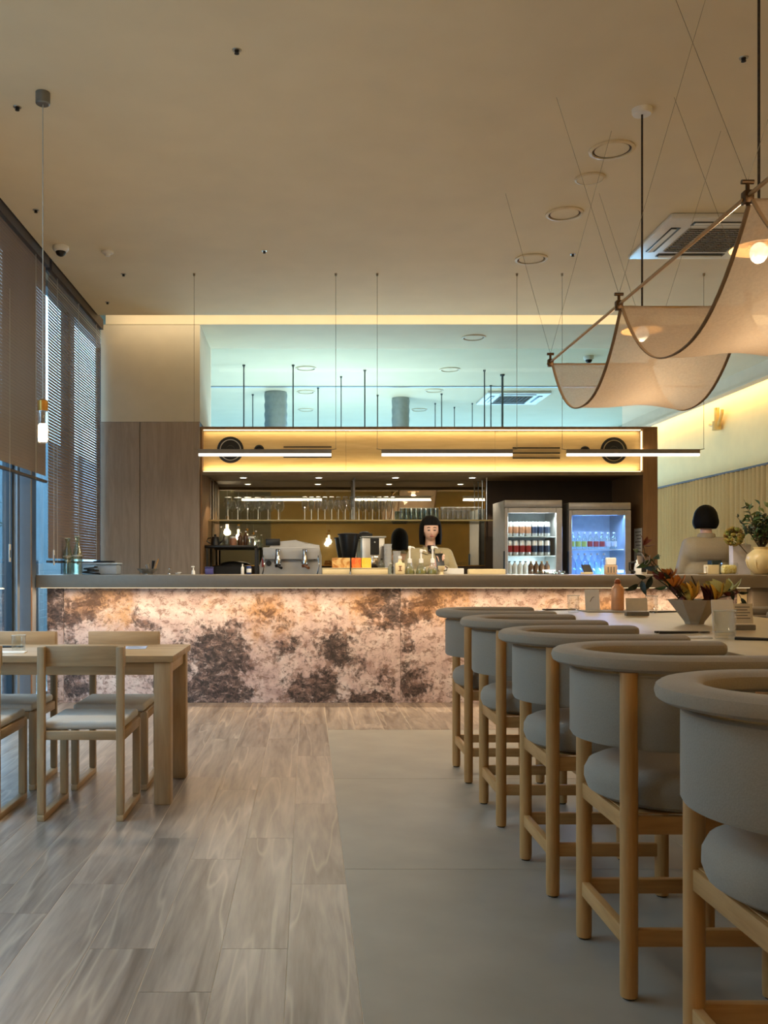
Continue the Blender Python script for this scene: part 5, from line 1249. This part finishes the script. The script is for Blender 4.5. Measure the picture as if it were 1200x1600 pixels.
# ---- woman behind the bar looking down at a phone
WX, WY = 1.147, 8.84
wo = thing('person', 'person with black bob and khaki shirt behind the bar, looking down at a phone', 'person', (WX, WY, 0))
hc = (0, -.03, 1.495)
b = MB(); head(b, hc, .080, .092, .112, R(12))
capsule(b, (0, .01, 1.30), (0, -.005, 1.43), .052, .048)
sh_, el, wr = (.165, .02, 1.285), (.235, -.02, 1.03), (.085, -.235, 1.17)
for s, wq in ((1, (.10, -.215, 1.135)), (-1, (-.02, -.225, 1.13))):
    capsule(b, (s*.15, .02, 1.27), (s*.225, -.01, 1.04), .045, .036); capsule(b, (s*.225, -.01, 1.04), wq, .034, .024)
capsule(b, (-.07, .02, 1.22), (.07, .02, 1.22), .10, .10); capsule(b, (-.05, .02, 1.05), (.05, .02, 1.05), .09, .09); capsule(b, (-.075, .02, .86), (.075, .02, .86), .095, .095)
for s in (-1, 1): capsule(b, (s*.085, .02, .82), (s*.085, .01, .45), .078, .052); capsule(b, (s*.085, .01, .45), (s*.085, .03, .09), .05, .036); capsule(b, (s*.085, .04, .045), (s*.095, -.13, .035), .04, .03)
hand(b, (.10, -.215, 1.135), (-.35, -.55, .75), (-.8, .1, -.3), 1, .55); hand(b, (-.02, -.225, 1.13), (.55, -.45, .65), (.6, .5, -.3), -1, .55)
remesh(b, 'body', M['skin'], wo, .0062, 3)
b = MB()
for s in (-1, 1):
    b2 = MB(); b2.ell((hc[0]+s*.027, hc[1]-.0875, hc[2]-.012), .0135, .006, .0048, 12, 6); b2.obj('eye', M['black'], wo)
    b2 = MB(); b2.tube([(hc[0]+s*.014, hc[1]-.094, hc[2]+.012), (hc[0]+s*.028, hc[1]-.092, hc[2]+.016), (hc[0]+s*.042, hc[1]-.085, hc[2]+.011)], .0028, 6); b2.obj('eyebrow', M['hair'], wo)
b2 = MB(); b2.ell((0, hc[1]-.086, hc[2]-.068), .020, .009, .0062, 14, 8); b2.obj('lips', mat('lips', (168, 92, 84), .5), wo)
b = MB(); hair(b, (0, hc[1]+.0, hc[2]+.008), -.150, .030, .103, .112, .126, 56, .10); hair_obj(b, wo)
b = MB()
capsule(b, (-.125, .02, 1.265), (.125, .02, 1.265), .062, .062); capsule(b, (-.075, .01, 1.19), (.075, .01, 1.19), .115, .115); capsule(b, (-.07, .015, 1.02), (.07, .015, 1.02), .11, .11); capsule(b, (-.085, .02, .84), (.085, .02, .84), .112, .112)
for s, wq in ((1, (.11, -.195, 1.12)), (-1, (-.035, -.205, 1.115))):
    capsule(b, (s*.155, .02, 1.262), (s*.235, -.01, 1.03), .062, .058); capsule(b, (s*.235, -.01, 1.03), wq, .056, .042)
remesh(b, 'shirt', M['shirt'], wo, .012, 5)
q = MB(); q.tube([(.062*math.cos(a), .005+.055*math.sin(a), 1.315+.018*math.sin(a)) for a in [R(-60+k*20) for k in range(16)]], .016, 8, flat=1.6); q.obj('collar', M['shirt'], wo)
for s in (-1, 1):
    q = MB(); q.add([(s*.028, -.045, 1.335), (s*.085, -.02, 1.328), (s*.095, -.075, 1.285), (s*.035, -.10, 1.262)], [(0, 1, 2, 3)]); o = q.obj('collar_flap', M['shirt'], wo); o.modifiers.new('t', 'SOLIDIFY').thickness = .008
q = MB(); q.add([(-.03, -.05, 1.345), (.03, -.05, 1.345), (.028, -.085, 1.30), (0, -.10, 1.272), (-.028, -.085, 1.30)], [(0, 1, 2, 3, 4)]); o = q.obj('undershirt', M['black'], wo); o.modifiers.new('t', 'SOLIDIFY').thickness = .01
b = MB(); capsule(b, (-.085, .02, .86), (.085, .02, .86), .105, .105)
for s in (-1, 1): capsule(b, (s*.088, .02, .80), (s*.088, .02, .12), .09, .062)
remesh(b, 'trousers', M['trousers'], wo, .014, 3)
ph = thing('smartphone', 'dark smartphone held in both hands of the khaki-shirted person', 'phone', (WX+.05, WY-.30, 1.20)); ph.rotation_euler = (R(-28), 0, R(8))
MB().rbox(-.037, .037, -.004, .004, -.075, .075, .003, 2).obj('phone_body', M['black'], ph); MB().box(-.034, .034, .0042, .0048, -.07, .07).obj('phone_screen', mat('screen_glass', (40, 44, 52), .1), ph, False)
# ---- person in taupe seen from behind
QX, QY = PX(1103, 8.95), 8.95
pe = thing('person', 'person in taupe shirt seen from behind by the curtain, short black hair', 'person', (QX, QY, 0), math.pi)
hc = (0, -.02, 1.60)
b = MB(); head(b, hc, .073, .090, .112); capsule(b, (0, .01, 1.40), (0, 0, 1.53), .056, .050)
for s in (-1, 1):
    capsule(b, (s*.175, .02, 1.375), (s*.215, -.02, 1.12), .046, .038); capsule(b, (s*.215, -.02, 1.12), (s*.13, -.23, 1.06), .036, .025)
    hand(b, (s*.13, -.23, 1.06), (-s*.2, -1, -.05), (0, 0, 1), s, .45)
    capsule(b, (s*.09, .02, .86), (s*.095, .01, .48), .085, .056); capsule(b, (s*.095, .01, .48), (s*.095, .03, .09), .054, .038); capsule(b, (s*.095, .04, .045), (s*.105, -.14, .035), .042, .032)
capsule(b, (-.09, .02, 1.30), (.09, .02, 1.30), .11, .11); capsule(b, (-.07, .02, 1.10), (.07, .02, 1.10), .10, .10); capsule(b, (-.08, .02, .90), (.08, .02, .90), .10, .10)
remesh(b, 'body', M['skin'], pe, .0066, 3)
for s in (-1, 1): b2 = MB(); b2.ell((hc[0]+s*.028, hc[1]-.084, hc[2]+.004), .0125, .006, .0045, 12, 6); b2.obj('eye', M['black'], pe)
b2 = MB(); b2.ell((0, hc[1]-.085, hc[2]-.058), .02, .009, .006, 14, 8); b2.obj('lips', MATS['lips'], pe)
b = MB(); hair(b, (0, hc[1]+.004, hc[2]+.01), -.105, .04, .106, .114, .124, 48, .34); hair_obj(b, pe, .014)
b = MB()
capsule(b, (-.14, .02, 1.36), (.14, .02, 1.36), .07, .07); capsule(b, (-.10, .015, 1.30), (.10, .015, 1.30), .132, .132); capsule(b, (-.09, .015, 1.08), (.09, .015, 1.08), .125, .125); capsule(b, (-.09, .02, .88), (.09, .02, .88), .125, .125)
for s in (-1, 1): capsule(b, (s*.168, .02, 1.355), (s*.222, -.02, 1.11), .068, .06); capsule(b, (s*.222, -.02, 1.11), (s*.14, -.20, 1.06), .058, .044)
remesh(b, 'shirt', M['shirt2'], pe, .012, 5)
q = MB(); q.tube([(.064*math.cos(a), .01+.058*math.sin(a), 1.435) for a in [R(-60+k*20) for k in range(16)]], .018, 8, flat=1.6); q.obj('collar', M['shirt2'], pe)
b = MB(); capsule(b, (-.09, .02, .90), (.09, .02, .90), .112, .112)
for s in (-1, 1): capsule(b, (s*.095, .02, .84), (s*.095, .02, .12), .095, .066)
remesh(b, 'trousers', M['trousers'], pe, .014, 3)
